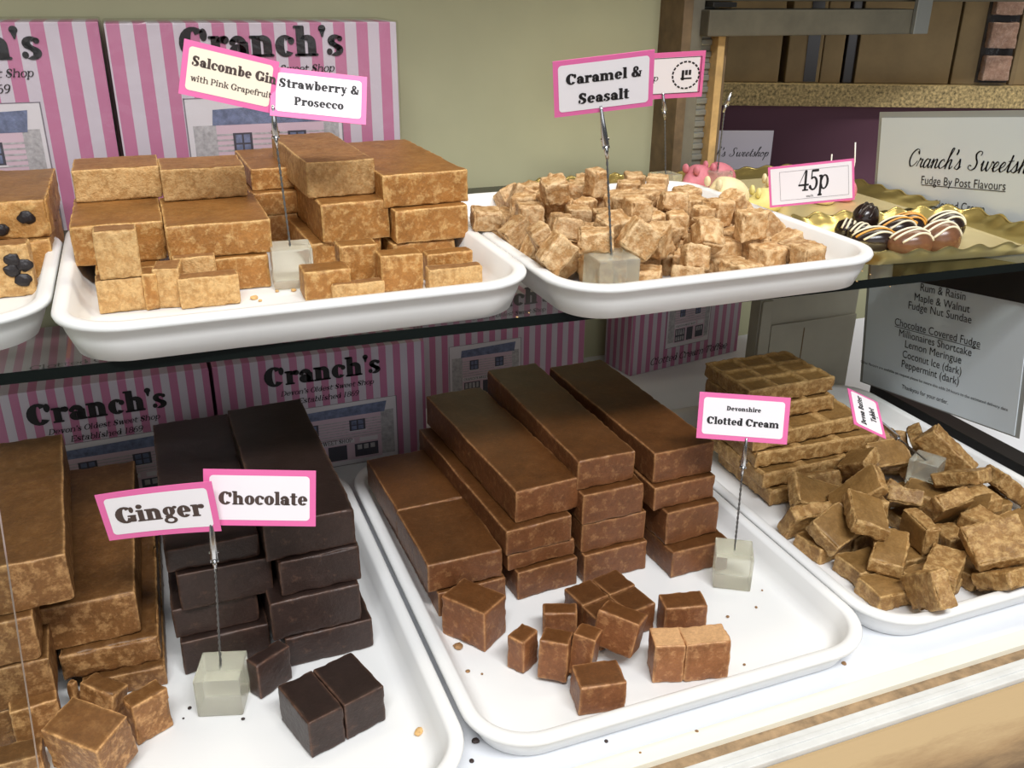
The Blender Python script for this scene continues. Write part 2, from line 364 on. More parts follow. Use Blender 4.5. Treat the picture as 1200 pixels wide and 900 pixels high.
def glyph(ch, S):
    p = Pen(S); A, E, L, Rr, st = p.A, p.E, p.L, p.R, p.st; k = S
    w = 1.0
    if ch == 'a': Rr(.52, 0, .52+k, .72); Rr(.6, 0, 1.02, .13); A(.46, .64, .40, .37, .32, .13, 0, 165); E(.19, .7, .14, .13); A(.42, .30, .40, .31, .30, .1); w = 1.02
    elif ch == 'b': st(.12, 0, 1.45, bot=False); A(.58, .5, .47, .51, .33, .12, -175, 175); w = 1.1
    elif ch == 'c': A(.52, .5, .5, .52, .34, .13, 45, 320); E(.82, .74, .15, .16); w = .98
    elif ch == 'd': A(.5, .5, .48, .51, .34, .12); st(.62, 0, 1.45, bot=False); Rr(.7, 0, 1.08, .13); w = 1.12
    elif ch == 'e': A(.52, .5, .5, .52, .34, .13, 0, 322); Rr(.25, .43, .98, .56); w = 1.06
    elif ch == 'f': st(.15, 0, 1.1, top=False); A(.52, 1.08, .37, .38, .32, .14, 40, 180); E(.74, 1.27, .14, .13); Rr(0, .84, .72, .98); w = .72
    elif ch == 'g': A(.48, .62, .44, .40, .30, .11); A(.5, -.14, .48, .30, .2, .11); E(.92, .92, .15, .11); Rr(.15, .08, .7, .26); w = 1.04
    elif ch == 'h': st(.12, 0, 1.45); A(.68, .62, .42, .40, .33, .16, 0, 150); Rr(1.10-k, 0, 1.10, .64); Rr(1.02-k, 0, 1.2, .13); w = 1.26
    elif ch == 'i': st(.12, 0, 1.0); E(.3, 1.28, .2, .18); w = .62
    elif ch == 'k': st(.12, 0, 1.45); L(.45, .45, .85, .95, .2); L(.95, .0, .55, .6, .34); Rr(.65, .87, 1.1, 1.0); Rr(.7, 0, 1.18, .13); w = 1.18
    elif ch == 'l': st(.12, 0, 1.45); w = .62
    elif ch in 'nm':
        st(.12, 0, 1.0)
        for q in range(2 if ch == 'm' else 1):
            x = q*.66
            A(.66+x, .62, .42, .40, .33, .16, 0, 150); Rr(1.08-k+x, 0, 1.08+x, .64); Rr(1.0-k+x, 0, 1.17+x, .13)
        w = 1.24 if ch == 'n' else 1.9
    elif ch == 'o': A(.53, .5, .51, .52, .34, .13); w = 1.06
    elif ch == 'p': st(.12, -.42, 1.0); A(.6, .5, .47, .51, .33, .12, -160, 160); w = 1.12
    elif ch == 'r': st(.12, 0, 1.0); A(.7, .62, .36, .38, .3, .2, 60, 165); E(.78, .82, .18, .17); w = .96
    elif ch == 's': A(.45, .72, .38, .30, .28, .13, 30, 235); A(.45, .28, .41, .30, .29, .13, -125, 130); p.polys.append([(.1, .62), (.3, .78), (.82, .38), (.62, .2)]); E(.7, .82, .12, .12); E(.15, .2, .13, .14); w = .92
    elif ch == 't': st(.16, .15, 1.3, top=False, bot=False); A(.5, .22, .35, .24, .32, .13, 180, 330); Rr(0, .86, .76, 1.0); w = .8
    elif ch == 'u': Rr(.12, .3, .12+k, 1); Rr(0, .87, .3, 1); A(.54, .38, .42, .40, .33, .16, 180, 345); st(.72, 0, 1.0, bot=False); Rr(.8, 0, 1.14, .13); w = 1.18
    elif ch == 'v': L(.3, 1, .56, 0, .36); L(.86, 1, .6, 0, .15); Rr(.02, .87, .58, 1); Rr(.66, .87, 1.06, 1); w = 1.06
    elif ch == 'w': L(.28, 1, .5, 0, .34); L(.76, 1, .54, 0, .15); L(.8, 1, 1.02, 0, .34); L(1.34, 1, 1.1, 0, .15); Rr(.02, .87, .5, 1); Rr(1.14, .87, 1.5, 1); w = 1.5
    elif ch == 'y': L(.3, 1, .62, .05, .36); L(.88, 1, .46, -.32, .15); E(.34, -.3, .18, .14); Rr(.02, .87, .56, 1); Rr(.68, .87, 1.08, 1); w = 1.06
    elif ch == 'C': A(.72, .7, .68, .73, .42, .15, 42, 322); E(1.2, 1.06, .16, .26); w = 1.42
    elif ch == 'G': A(.72, .7, .68, .73, .42, .15, 45, 330); E(1.2, 1.08, .15, .24); Rr(1.02, .05, 1.02+k, .6); Rr(.85, .5, 1.46, .64); w = 1.5
    elif ch == 'S': A(.56, 1.02, .46, .42, .34, .16, 30, 235); A(.56, .40, .5, .42, .34, .16, -125, 135); p.polys.append([(.14, .9), (.4, 1.1), (1.02, .52), (.76, .3)]); E(.9, 1.14, .13, .22); E(.18, .3, .13, .22); w = 1.16
    elif ch == 'P': st(.16, 0, 1.4, both=True); A(.66, .98, .52, .43, .36, .14, -120, 120); w = 1.24
    elif ch == 'B': st(.16, 0, 1.4, both=True); A(.66, 1.03, .46, .38, .34, .13, -110, 110); A(.68, .38, .54, .40, .36, .14, -110, 110); w = 1.28
    elif ch == 'D': st(.16, 0, 1.4, both=True); A(.55, .7, .78, .71, .4, .14, -95, 95); w = 1.42
    elif ch == 'T': st(.52, 0, 1.4, top=False); Rr(.04, 1.24, 1.3, 1.4); Rr(.04, .98, .18, 1.4); Rr(1.16, .98, 1.3, 1.4); w = 1.36
    elif ch == 'E': st(.16, 0, 1.4, both=True); Rr(.2, 0, 1.12, .15); Rr(.2, 1.25, 1.1, 1.4); Rr(.3, .64, .86, .78); Rr(1.0, 0, 1.14, .42); Rr(.98, 1.0, 1.12, 1.4); w = 1.22
    elif ch == 'O': A(.72, .7, .68, .73, .42, .14); w = 1.44
    elif ch == 'R': st(.16, 0, 1.4, both=True); A(.66, 1.0, .5, .41, .36, .14, -120, 120); L(1.14, 0, .62, .7, .36); Rr(.95, 0, 1.38, .13); w = 1.38
    elif ch == 'A': L(.25, 0, .66, 1.42, .14); L(1.1, 0, .72, 1.42, .4); Rr(.4, .4, 1.0, .54); Rr(.02, 0, .5, .13); Rr(.82, 0, 1.4, .13); w = 1.4
    elif ch == 'N': Rr(.2, 0, .2+k*.5, 1.4); Rr(1.14, 0, 1.14+k*.5, 1.4); L(.32, 1.4, 1.2, 0, .36); Rr(.04, 0, .52, .13); Rr(.04, 1.27, .42, 1.4); Rr(.96, 1.27, 1.46, 1.4); w = 1.5
    elif ch == 'H': st(.16, 0, 1.4, both=True); st(.98, 0, 1.4, both=True); Rr(.3, .62, 1.1, .78); w = 1.5
    elif ch == 'W': L(.3, 1.4, .6, 0, .38); L(.96, 1.4, .66, 0, .15); L(1.0, 1.4, 1.3, 0, .38); L(1.74, 1.4, 1.38, 0, .15); Rr(.02, 1.27, .6, 1.4); Rr(1.5, 1.27, 1.94, 1.4); w = 1.94
    elif ch == '&': A(.62, 1.08, .36, .34, .24, .13, -60, 250); A(.56, .38, .5, .40, .34, .14, 60, 345); L(1.12, 0, .44, .92, .36); A(1.0, .5, .3, .5, .16, .14, -90, 30); Rr(.98, .66, 1.4, .8); w = 1.42
    elif ch == "'": E(.2, 1.3, .17, .16); p.polys.append([(.04, 1.28), (.36, 1.28), (.24, .9), (.16, .9)]); w = .4
    elif ch == '1': st(.3, 0, 1.4); w = .9
    elif ch == '8': A(.5, 1.02, .42, .38, .28, .13); A(.5, .38, .48, .40, .3, .13); w = 1.0
    elif ch == '6': A(.5, .42, .48, .44, .32, .13); A(.62, .62, .6, .80, .34, .14, 75, 190); w = 1.02
    elif ch == '9': A(.5, .98, .48, .44, .32, .13); A(.38, .78, .6, .80, .34, .14, -105, 10); w = 1.02
    elif ch == '4': Rr(.62, 0, .62+k, 1.4); Rr(.45, 0, 1.1, .1); p.polys.append([(.0, .36), (.12, .48), (.72, 1.4), (.62, 1.4)]); Rr(0, .34, 1.12, .47); w = 1.14
    elif ch == '5': Rr(.2, 1.24, .95, 1.4); Rr(.18, .74, .3, 1.38); A(.46, .46, .48, .48, .34, .13, -150, 130); E(.14, .24, .15, .15); w = 1.02
    elif ch == ' ': w = .5
    elif ch == '-': Rr(.05, .4, .5, .52); w = .55
    else: return glyph({'x': 'v', 'z': 's', 'j': 'i', 'q': 'g', 'K': 'k', 'I': 'l', 'F': 'E', 'L': 'l', 'M': 'N', 'V': 'v', 'U': 'u', '7': 'T', '0': 'O', '2': 's', '3': '8'}.get(ch, ' '), S)
    return p.polys, w
def text_polys(s, size, S=0.32, shear=0.0, track=-0.02, squeeze=1.0):
    """flat polygons of a line of lettering centred on x=0, baseline y=0; size is the x-height"""
    x = 0; out = []
    for ch in s:
        ps, wd = glyph(ch, S)
        for q in ps: out.append([((px+x)*squeeze+py*shear, py) for px, py in q])
        x += wd+track
    tw = (x-track)*squeeze
    return [[((px-tw/2)*size, py*size) for px, py in q] for q in out], tw*size
def fit_text(s, width, S=0.32, shear=0.0, squeeze=1.0, track=-0.02):
    _, w0 = text_polys(s, 1.0, S, shear, track, squeeze); return text_polys(s, width/w0, S, shear, track, squeeze)[0]
def polys_obj(name, groups, m, parent, zoff, tf=None):
    """groups: list of (polys, dx, dy, rot)"""
    bm = bmesh.new()
    for polys, dx, dy, rot in groups:
        c, s_ = math.cos(rot), math.sin(rot)
        for q in polys:
            pts = [(x*c-y*s_+dx, x*s_+y*c+dy) for x, y in q]
            ar = sum(a[0]*b[1]-b[0]*a[1] for a, b in zip(pts, pts[1:]+pts[:1]))
            if abs(ar) < 1e-12: continue
            if ar < 0: pts.reverse()
            vs_ = [bm.verts.new(tf(x, y, zoff) if tf else (x, y, zoff)) for x, y in pts]
            bm.faces.new(vs_)
    return bm_obj(name, bm, m, parent)
def sans_text(lines, parent, m, name='lettering', z=0.0004):
    """lines: (string, x, y, size, shear, align, thin); set in the built-in sans and turned to mesh"""
    bm = bmesh.new()
    for s, x, y, size, shear, align, width in lines:
        cu = bpy.data.curves.new('t', 'FONT'); cu.body = s; cu.size = size; cu.shear = shear; cu.align_x = 'LEFT'; cu.resolution_u = 3
        o = bpy.data.objects.new('t', cu); col.objects.link(o)
        dg = bpy.context.evaluated_depsgraph_get(); me = bpy.data.meshes.new_from_object(o.evaluated_get(dg))
        xs = [v.co.x for v in me.vertices]; x0, x1 = min(xs), max(xs); k = width/(x1-x0) if width else 1.0
        tb = bmesh.new(); tb.from_mesh(me)
        vm = {}
        for v in tb.verts:
            px = (v.co.x-x0)*k; px += x - (width or (x1-x0))*(0.5 if align == 'C' else 0)
            vm[v] = bm.verts.new((px, v.co.y+y, z))
        for f in tb.faces:
            try: bm.faces.new([vm[v] for v in f.verts])
            except ValueError: pass
        tb.free(); bpy.data.objects.remove(o); bpy.data.curves.remove(cu); bpy.data.meshes.remove(me)
    return bm_obj(name, bm, m, parent)
def rect(x0, y0, x1, y1): return [(x0, y0), (x1, y0), (x1, y1), (x0, y1)]
def frame(x0, y0, x1, y1, t): return [rect(x0, y0, x1, y0+t), rect(x0, y1-t, x1, y1), rect(x0, y0+t, x0+t, y1-t), rect(x1-t, y0+t, x1, y1-t)]
def rrect(w_, h_, r, n=5):
    o = []
    for cx, cy, a in ((w_/2-r, h_/2-r, 0), (-w_/2+r, h_/2-r, 90), (-w_/2+r, -h_/2+r, 180), (w_/2-r, -h_/2+r, 270)):
        o += [(cx+r*math.cos(R(a+90*i/n)), cy+r*math.sin(R(a+90*i/n))) for i in range(n+1)]
    return o
SCRIPT = {   # running hand, points of each stroke on an x-height of 1
 'C': ([[(1.25, 1.75), (1.45, 1.5), (1.3, 1.95), (.9, 2.0), (.4, 1.5), (.25, .7), (.6, .05), (1.1, .25), (1.45, .7)]], 1.5),
 'r': ([[(0, .1), (.25, .8), (.3, 1.02), (.42, .85), (.7, .9), (.6, .3), (.75, .0), (1.0, .25)]], .95),
 'a': ([[(.85, .8), (.5, 1.0), (.15, .6), (.15, .1), (.4, .0), (.7, .4), (.88, .95), (.78, .2), (.95, .0), (1.2, .3)]], 1.15),
 'n': ([[(0, .5), (.2, .98), (.25, .5), (.18, 0)], [(.2, .3), (.5, .9), (.75, .95), (.72, .4), (.72, .1), (.9, 0), (1.15, .3)]], 1.1),
 'c': ([[(.75, .75), (.6, 1.0), (.25, .8), (.1, .3), (.35, .0), (.7, .15), (.95, .4)]], .9),
 'h': ([[(0, .2), (.5, 1.5), (.75, 2.2), (.5, 2.15), (.35, 1.3), (.2, 0)], [(.25, .4), (.55, .95), (.8, .95), (.75, .3), (.85, .0), (1.15, .3)]], 1.1),
 's': ([[(0, .1), (.4, .8), (.5, 1.1), (.6, .7), (.65, .2), (.4, -.02), (.1, .1)], [(.5, .02), (.9, .3)]], .85),
 'S': ([[(1.35, 1.6), (1.45, 1.9), (1.1, 2.05), (.75, 1.75), (.85, 1.3), (1.15, .8), (1.05, .25), (.6, .0), (.15, .2), (.2, .5), (.5, .45)]], 1.75),
 'w': ([[(0, .6), (.2, 1.0), (.2, .3), (.4, .0), (.7, .4), (.8, .95), (.78, .3), (1.0, .0), (1.3, .5), (1.35, 1.0), (1.6, .85)]], 1.5),
 'e': ([[(.0, .25), (.5, .5), (.7, .85), (.5, 1.0), (.2, .6), (.25, .1), (.5, .0), (.95, .35)]], .85),
 't': ([[(.0, .2), (.4, 1.1), (.5, 1.7), (.4, .8), (.38, .15), (.55, .0), (.85, .3)], [(.15, 1.1), (.45, 1.12), (.8, 1.18)]], .75),
 'o': ([[(.55, 1.0), (.15, .7), (.15, .15), (.5, .0), (.8, .4), (.75, .9), (.5, .95), (.7, .75), (1.1, .85)]], 1.0),
 'p': ([[(.0, .3), (.35, 1.0), (.3, .3), (.15, -.9)], [(.3, .3), (.6, .95), (.9, .8), (.85, .2), (.55, .0), (.35, .2)]], 1.0),
 "'": ([[(.25, 2.1), (.3, 1.9), (.2, 1.6)]], .35), ' ': ([], .9)}
def script_text(s, width, pen=.15, shear=.28):
    x = 0; out = []
    for ch in s:
        st_, w_ = SCRIPT[ch]
        for pts in st_:
            q = []
            for i in range(len(pts)-1):
                p0, p1, p2, p3 = pts[max(i-1, 0)], pts[i], pts[i+1], pts[min(i+2, len(pts)-1)]
                for k in range(5):
                    t = k/5
                    q.append(tuple(.5*(2*p1[a]+(p2[a]-p0[a])*t+(2*p0[a]-5*p1[a]+4*p2[a]-p3[a])*t*t+(3*p1[a]-p0[a]-3*p2[a]+p3[a])*t**3) for a in (0, 1)))
            q.append(pts[-1]); q = [(px+x+py*shear, py) for px, py in q]
            for a, b in zip(q, q[1:]):
                dx, dy = b[0]-a[0], b[1]-a[1]; l = math.hypot(dx, dy) or 1
                wd = pen*(.45+.75*max(0, -dy/l)+.25*abs(dy/l))/2; nx, ny = -dy/l*wd, dx/l*wd; ex, ey = dx/l*wd*.5, dy/l*wd*.5
                out.append([(a[0]+nx-ex, a[1]+ny-ey), (a[0]-nx-ex, a[1]-ny-ey), (b[0]-nx+ex, b[1]-ny+ey), (b[0]+nx+ex, b[1]+ny+ey)])
        x += w_
    k = width/x
    return [[((px-x/2)*k, py*k) for px, py in q] for q in out]
# ------------------------------------------------------------------ setting
def slab(name, x0, x1, y0, y1, z0, z1, m, bev=0.0, kind='structure', **k):
    bm = bmesh.new(); bx(bm, x0, x1, y0, y1, z0, z1, bev)
    return tag(bm_obj(name, bm, M[m]), kind=kind, **k)
bm = bmesh.new(); bx(bm, -0.7, 1.5, 0.447, 1.16, -0.02, 0.0)
tag(bm_obj('floor', bm, M['counter']), 'white laminate counter under the lower trays', 'counter', kind='structure')
slab('trim_1', -0.7, 1.5, 0.4315, 0.447, -0.02, 0.001, 'cream', 0.0006)
slab('trim_2', -0.7, 1.5, 0.4200, 0.4315, -0.02, -0.0045, 'groove')
bm = bmesh.new()
bx(bm, -0.7, 1.5, 0.4025, 0.4200, -0.02, -0.001, 0.001); bx(bm, -0.7, 1.5, 0.4090, 0.4140, -0.01, 0.0003, 0.001)
tag(bm_obj('trim_3', bm, M['rail']), kind='structure')
slab('trim_4', -0.7, 1.5, 0.20, 0.4025, -0.06, -0.004, 'sill', 0.004)
slab('wall_back', -0.9, 0.668, 1.16, 1.18, 0.0, 0.95, 'wall')
slab('wall_left', -0.72, -0.70, 0.35, 1.18, 0.0, 0.95, 'wall')
slab('wall_right', 0.668, 1.5, 1.30, 1.32, -0.4, 0.10, 'wall')
slab('shade_board', -0.9, 1.2, 0.98, 1.18, 0.665, 0.685, 'shade_mat')  # unseen board, its front edge set to shade the top of the wall
bm = bmesh.new()   # painted-over patch on the wall
E_ = [(PY(576, 52, 1.1598), 0.018, 0.006), (PY(604, 56, 1.1598), 0.016, 0.007)]
bm.free()
slab('shade_header', -0.9, 1.3, 0.43, 0.45, 1.13, 1.60, 'beam')  # unseen header added to keep daylight off the upper back wall
# timber post at the right end of the back wall
slab('trim_5', 0.668, 0.682, 1.10, 1.20, 0.20, 0.70, 'post_brown', 0.001)
slab('trim_6', 0.682, 0.705, 1.11, 1.20, 0.20, 0.70, 'post_grey', 0.001)
bm = bmesh.new()
n = 34
for i in range(n):
    z0 = 0.24+i*0.0075
    bx(bm, 0.705, 0.727, 1.122-(0.003 if i % 2 else 0), 1.14, z0, z0+0.0075, 0.0012)
tag(bm_obj('trim_7', bm, M['metal_end']), kind='structure')
slab('trim_8', 0.727, 0.738, 1.105, 1.15, 0.20, 0.455, 'pine', 0.001)
slab('trim_9', 0.738, 0.752, 1.12, 1.20, 0.20, 0.455, 'post_brown', 0.001)
slab('trim_10', 0.700, 1.055, 1.09, 1.16, 0.455, 0.487, 'beam', 0.002)
slab('trim_11', 0.706, 0.742, 1.093, 1.16, 0.490, 0.496, 'black', 0.001)
slab('trim_12', 0.700, 1.3, 1.11, 1.16, 0.497, 0.70, 'beam', 0.002)
slab('trim_13', 1.030, 1.056, 1.082, 1.089, 0.4555, 0.52, 'metal_end', 0.001)
# shop furniture seen past the post
g = empty('wall_unit', (0.88, 1.42, 0.0), (0, 0, R(-22)), 'chipboard shelf over a mauve board, in the shop beyond the window frame', 'shelf unit')
chip = plain('raw_chipboard', (172, 150, 104), 0.9, var=0.55, scale=210, bmp=0.4)
def sub(name, x0, x1, y0, y1, z0, z1, m, par, bev=0.001):
    bm = bmesh.new(); bx(bm, x0, x1, y0, y1, z0, z1, bev); return bm_obj(name, bm, m if not isinstance(m, str) else M[m], par)
sub('shelf_board', -0.25, 0.75, 0.0, 0.25, 0.326, 0.362, chip, g)
sub('back_board', -0.25, 0.75, 0.03, 0.05, -0.3, 0.3255, 'mauve', g)
sub('side_panel', -0.28, -0.252, -0.01, 0.25, -0.3, 0.60, 'post_brown', g)
sub('back_panel', -0.25, 0.75, 0.23, 0.2495, 0.3625, 0.72, 'beam', g)
gm = Matrix.Translation((0.88, 1.42, 0)) @ Euler((0, 0, R(-22))).to_matrix().to_4x4()
def on_unit(name, x0, x1, y0, y1, z1, m, label, cat, group=None, bev=0.002):
    bm = bmesh.new(); bx(bm, -(x1-x0)/2, (x1-x0)/2, -(y1-y0)/2, (y1-y0)/2, 0, z1-0.3625, bev)
    o = bm_obj(name, bm, M[m]); p = gm @ Vector(((x0+x1)/2, (y0+y1)/2, 0.3625)); o.location = p; o.rotation_euler = (0, 0, R(-22))
    return tag(o, label, cat, group)
G_ = 'brown paper packs on the chipboard shelf'
def ux(px, yl=0.02):
    d = ray(px, 75); gi = gm.inverted(); o_ = gi @ CAM; dl = gi.to_3x3() @ d; return (o_+dl*((yl-o_.y)/dl.y)).x
on_unit('paper_pack', ux(850), ux(914), 0.02, 0.12, 0.52, 'kraft', 'brown paper pack at the dark left end of the chipboard shelf', 'pack', G_)
wn = on_unit('paper_pack', ux(922), ux(962), 0.02, 0.12, 0.52, 'kraft', 'narrow brown paper pack with a dark shiny window strip on the chipboard shelf', 'pack', G_)
sub('film_window', 0.002, 0.0225, -0.0515, -0.0502, 0.002, 0.15, 'label_dark', wn, 0)
on_unit('paper_pack', ux(963), ux(987), 0.02, 0.12, 0.52, 'kraft', 'plain narrow pack just right of the one with a dark window', 'pack', G_)
on_unit('paper_pack', ux(990), ux(1001), 0.02, 0.12, 0.52, 'label_dark', 'slim dark pack between two brown paper packs on the chipboard shelf', 'pack', G_)
on_unit('cardboard_box', ux(1004), ux(1115), 0.02, 0.16, 0.55, 'kraft', 'wide plain brown box on the chipboard shelf, left of the bagged fudge', 'box')
b1 = on_unit('gift_bag', ux(1118), ux(1184), 0.02, 0.12, 0.56, 'kraft', 'brown paper bag with a clear front showing pink brown fudge, top right corner', 'bag', 'windowed bags at the right')
b2 = on_unit('gift_bag', ux(1187), ux(1252), 0.02, 0.12, 0.56, 'kraft', 'brown paper bag cut off by the right edge of the photo', 'bag', 'windowed bags at the right')
for bg, cx in ((b1, 0.018), (b2, 0.018)):
    sub('film_window', cx-0.026, cx+0.028, -0.0525, -0.0502, 0.004, 0.19, 'label_dark', bg, 0)
    pf = fudge('bagged_fudge_'+bg.name, (150, 112, 92), (176, 138, 116), (206, 172, 150), 0.6)
    for q in range(3):
        me = block_mesh(0.044, 0.018, 0.040, seed=900+q, rough=0.0008, skin_top=False)
        o = link('fudge_piece', me, pf, bg); o.location = (cx, -0.0615, 0.028+q*0.052)
    fb = bmesh.new(); bx(fb, cx-0.029, cx+0.031, -0.0755, -0.0528, 0.001, 0.19, 0.004); bm_obj('film', fb, M['film'], bg)
# black ledge along the right end, below the price list
bm = bmesh.new(); bx(bm, 0.872, 0.90, 0.30, 0.884, 0.0, 0.026, 0.001)
tag(bm_obj('trim_14', bm, M['black']), kind='structure')
# grey carton behind
bm = bmesh.new(); bx(bm, -0.078, 0.078, 0, 0.02, 0, 0.150, 0.001)
ct = tag(bm_obj('cardboard_carton', bm, M['carton']), 'plain grey carton at the back below the glass shelf, beside the toffee box', 'carton')
ct.location = (0.786, 0.925, 0.0003)
sub('flap', -0.077, -0.0605, -0.004, -0.0005, 0.001, 0.148, 'carton', ct); sub('flap', -0.0595, 0.077, -0.004, -0.0005, 0.001, 0.114, 'carton', ct)
sub('seam', -0.008, -0.0068, -0.0048, -0.0042, 0.06, 0.105, 'kraft_dark', ct, 0)
slab('floor_2', 0.6, 2.2, 1.16, 2.2, -0.42, -0.40, 'beam')

# glass shelf
ZS = 0.272
def shelf_glass():
    top = [(-0.62, 0.682), (0.866, 0.627), (0.866, 1.135), (-0.62, 1.135)]
    bm = bmesh.new()
    a = [bm.verts.new((x, y, ZS-0.0085)) for x, y in top]; b = [bm.verts.new((x, y, ZS)) for x, y in top]
    bm.faces.new(a[::-1]); bm.faces.new(b)
    for i in range(4):
        f = bm.faces.new((a[i], a[(i+1) % 4], b[(i+1) % 4], b[i])); f.material_index = 1
    o = bm_obj('glass_shelf', bm, [M['glass'], M['glass_edge']])
    return tag(o, 'clear glass shelf with a dark green front edge, carrying the upper trays', 'shelf')
shelf_glass()
for x in (-0.45, 0.62):
    bm = bmesh.new(); tube(bm, [(x, 1.158, ZS-0.014), (x, 1.10, ZS-0.014)], 0.005, 12)
    bx(bm, x-0.012, x+0.012, 1.153, 1.1595, ZS-0.03, ZS-0.0088, 0.001)
    tag(bm_obj('shelf_bracket', bm, M['steel']), 'steel peg bracket under the back of the glass shelf', 'bracket', 'brackets of the glass shelf')

# sliding pane of the display front, standing in the groove; only its right edge shows
pa, pb = PY(45, 900, 0.4255), PY(0, 605, 0.4255)
k = (pb.x-pa.x)/(pb.z-pa.z); xb = pa.x-k*(pa.z+0.0045); xt = pa.x+k*(0.55-pa.z)
bm = bmesh.new(); q = [(-0.6, -0.0044), (xb, -0.0044), (xt, 0.55), (-0.6, 0.55)]
a = [bm.verts.new((x, 0.4230, z)) for x, z in q]; b = [bm.verts.new((x, 0.4280, z)) for x, z in q]
bm.faces.new(a); bm.faces.new(b[::-1])
for i in range(4):
    f = bm.faces.new((a[i], b[i], b[(i+1) % 4], a[(i+1) % 4])); f.material_index = 1 if i == 1 else 0
tag(bm_obj('window_1', bm, [M['pane'], M['pane_edge']]), kind='structure')

# ------------------------------------------------------------------ trays
def ring_pts(w_, d_, r, n=8):
    o = []
    for cx, cy, a in ((w_/2-r, d_/2-r, 0), (-w_/2+r, d_/2-r, 90), (-w_/2+r, -d_/2+r, 180), (w_/2-r, -d_/2+r, 270)):
        o += [(cx+r*math.cos(R(a+90*i/n)), cy+r*math.sin(R(a+90*i/n))) for i in range(n+1)]
    return o
def tray(x0, x1, y0, y1, z, h, label, yaw=0.0, rad=0.052, slope=0.013):
    w_, d_ = x1-x0, y1-y0
    prof = [(slope+0.003, 0.0), (slope, 0.0015), (slope*0.55, h*0.5), (0.0045, h-0.007), (0.0008, h-0.0055), (0.0, h-0.003), (0.0012, h-0.0008), (0.004, h),
            (0.0095, h-0.0002), (0.012, h-0.002), (slope*0.7+0.006, h*0.5), (slope+0.0075, 0.0075), (slope+0.0105, 0.0048), (slope+0.016, 0.0042)]
    bm = bmesh.new(); rings = []
    for ins, zz in prof:
        rings.append([bm.verts.new((x, y, zz)) for x, y in ring_pts(w_-2*ins, d_-2*ins, max(0.012, rad-ins), 10)])
    for a, b in zip(rings, rings[1:]):
        n = len(a)
        for i in range(n): bm.faces.new((a[i], a[(i+1) % n], b[(i+1) % n], b[i]))
    bm.faces.new(rings[0][::-1]); bm.faces.new(rings[-1])
    o = bm_obj('serving_tray', bm, M['tray'], smooth=True); o.location = ((x0+x1)/2, (y0+y1)/2, z); o.rotation_euler.z = yaw
    return tag(o, label, 'tray', 'white plastic serving trays')
tray(-0.205, 0.1585, 0.440, 0.905, 0.0003, 0.027, 'white tray under the ginger and chocolate bars, front left')
tray(0.162, 0.517, 0.453, 0.905, 0.0003, 0.027, 'white tray of clotted cream bars in the middle of the counter, half empty in front')
tray(0.519, 0.852, 0.462, 0.905, 0.0003, 0.027, 'white tray of broken butter tablet at the right of the counter')
tray(-0.44, -0.0765, 0.690, 0.952, ZS+0.0004, 0.029, 'white tray of raisin fudge cut off by the left edge, on the glass shelf')
tray(-0.0745, 0.2835, 0.640, 0.968, ZS+0.0004, 0.0325, 'white tray on the glass shelf holding the strawberry fudge stacks')
tray(0.2855, 0.603, 0.604, 0.965, ZS+0.0004, 0.0315, 'white tray heaped with sea salt cubes on the glass shelf')

def foil_tray(x0, x1, y0, y1, z, h, label, yaw=0.0, waves=22, amp=0.0024):
    w_, d_ = x1-x0, y1-y0; bm = bmesh.new(); rings = []
    prof = [(0.018, 0.0, 0), (0.016, 0.0008, 0), (0.008, h*0.55, 0.45), (0.002, h*0.9, 0.9), (-0.001, h, 1.0), (0.000, h*0.97, 1.0), (0.009, h*0.55, 0.45), (0.0175, 0.0020, 0)]
    base = ring_pts(1, 1, 0.12, 6)
    def samp(ww, dd, rr, n=480):
        p = ring_pts(ww, dd, rr, 8); L = [0]
        for a, b in zip(p, p[1:]+p[:1]): L.append(L[-1]+math.hypot(b[0]-a[0], b[1]-a[1]))
        o = []; j = 0
        for i in range(n):
            t = L[-1]*i/n
            while L[j+1] < t: j += 1
            f = (t-L[j])/(L[j+1]-L[j]) if L[j+1] > L[j] else 0; a, b = p[j], (p+p[:1])[j+1]
            o.append((a[0]+(b[0]-a[0])*f, a[1]+(b[1]-a[1])*f))
        return o
    for ins, zz, am in prof:
        pts_ = samp(w_-2*ins, d_-2*ins, max(0.012, 0.03-ins)); rg = []
        for i, (x, y) in enumerate(pts_):
            s_ = math.sin(2*math.pi*waves*i/480)*am; k_ = 1+s_*0.010
            rg.append(bm.verts.new((x*k_, y*k_, zz+s_*amp)))
        rings.append(rg)
    for a, b in zip(rings, rings[1:]):
        for i in range(480):
            bm.faces.new((a[i], a[(i+1) % 480], b[(i+1) % 480], b[i]))
    bm.faces.new(rings[0][::-1]); f = bm.faces.new(rings[-1]); f.material_index = 1
    o = bm_obj('foil_tray', bm, [M['gold'], M['gold_floor']], smooth=True); o.location = ((x0+x1)/2, (y0+y1)/2, z); o.rotation_euler.z = yaw
    return tag(o, label, 'tray', 'gold foil trays')
foil_tray(0.620, 0.855, 0.642, 0.795, ZS+0.0004, 0.018, 'gold foil tray with a wavy rim holding the striped chocolates', R(-6))
foil_tray(0.607, 0.862, 0.803, 1.075, ZS+0.0004, 0.014, 'gold foil tray of sugar mice behind the sea salt tray', 0, 30, 0.0015)
foil_tray(0.440, 0.603, 0.972, 1.085, ZS+0.0004, 0.016, 'gold foil tray whose rim glints behind the heap of sea salt cubes', 0, 24, 0.0015)

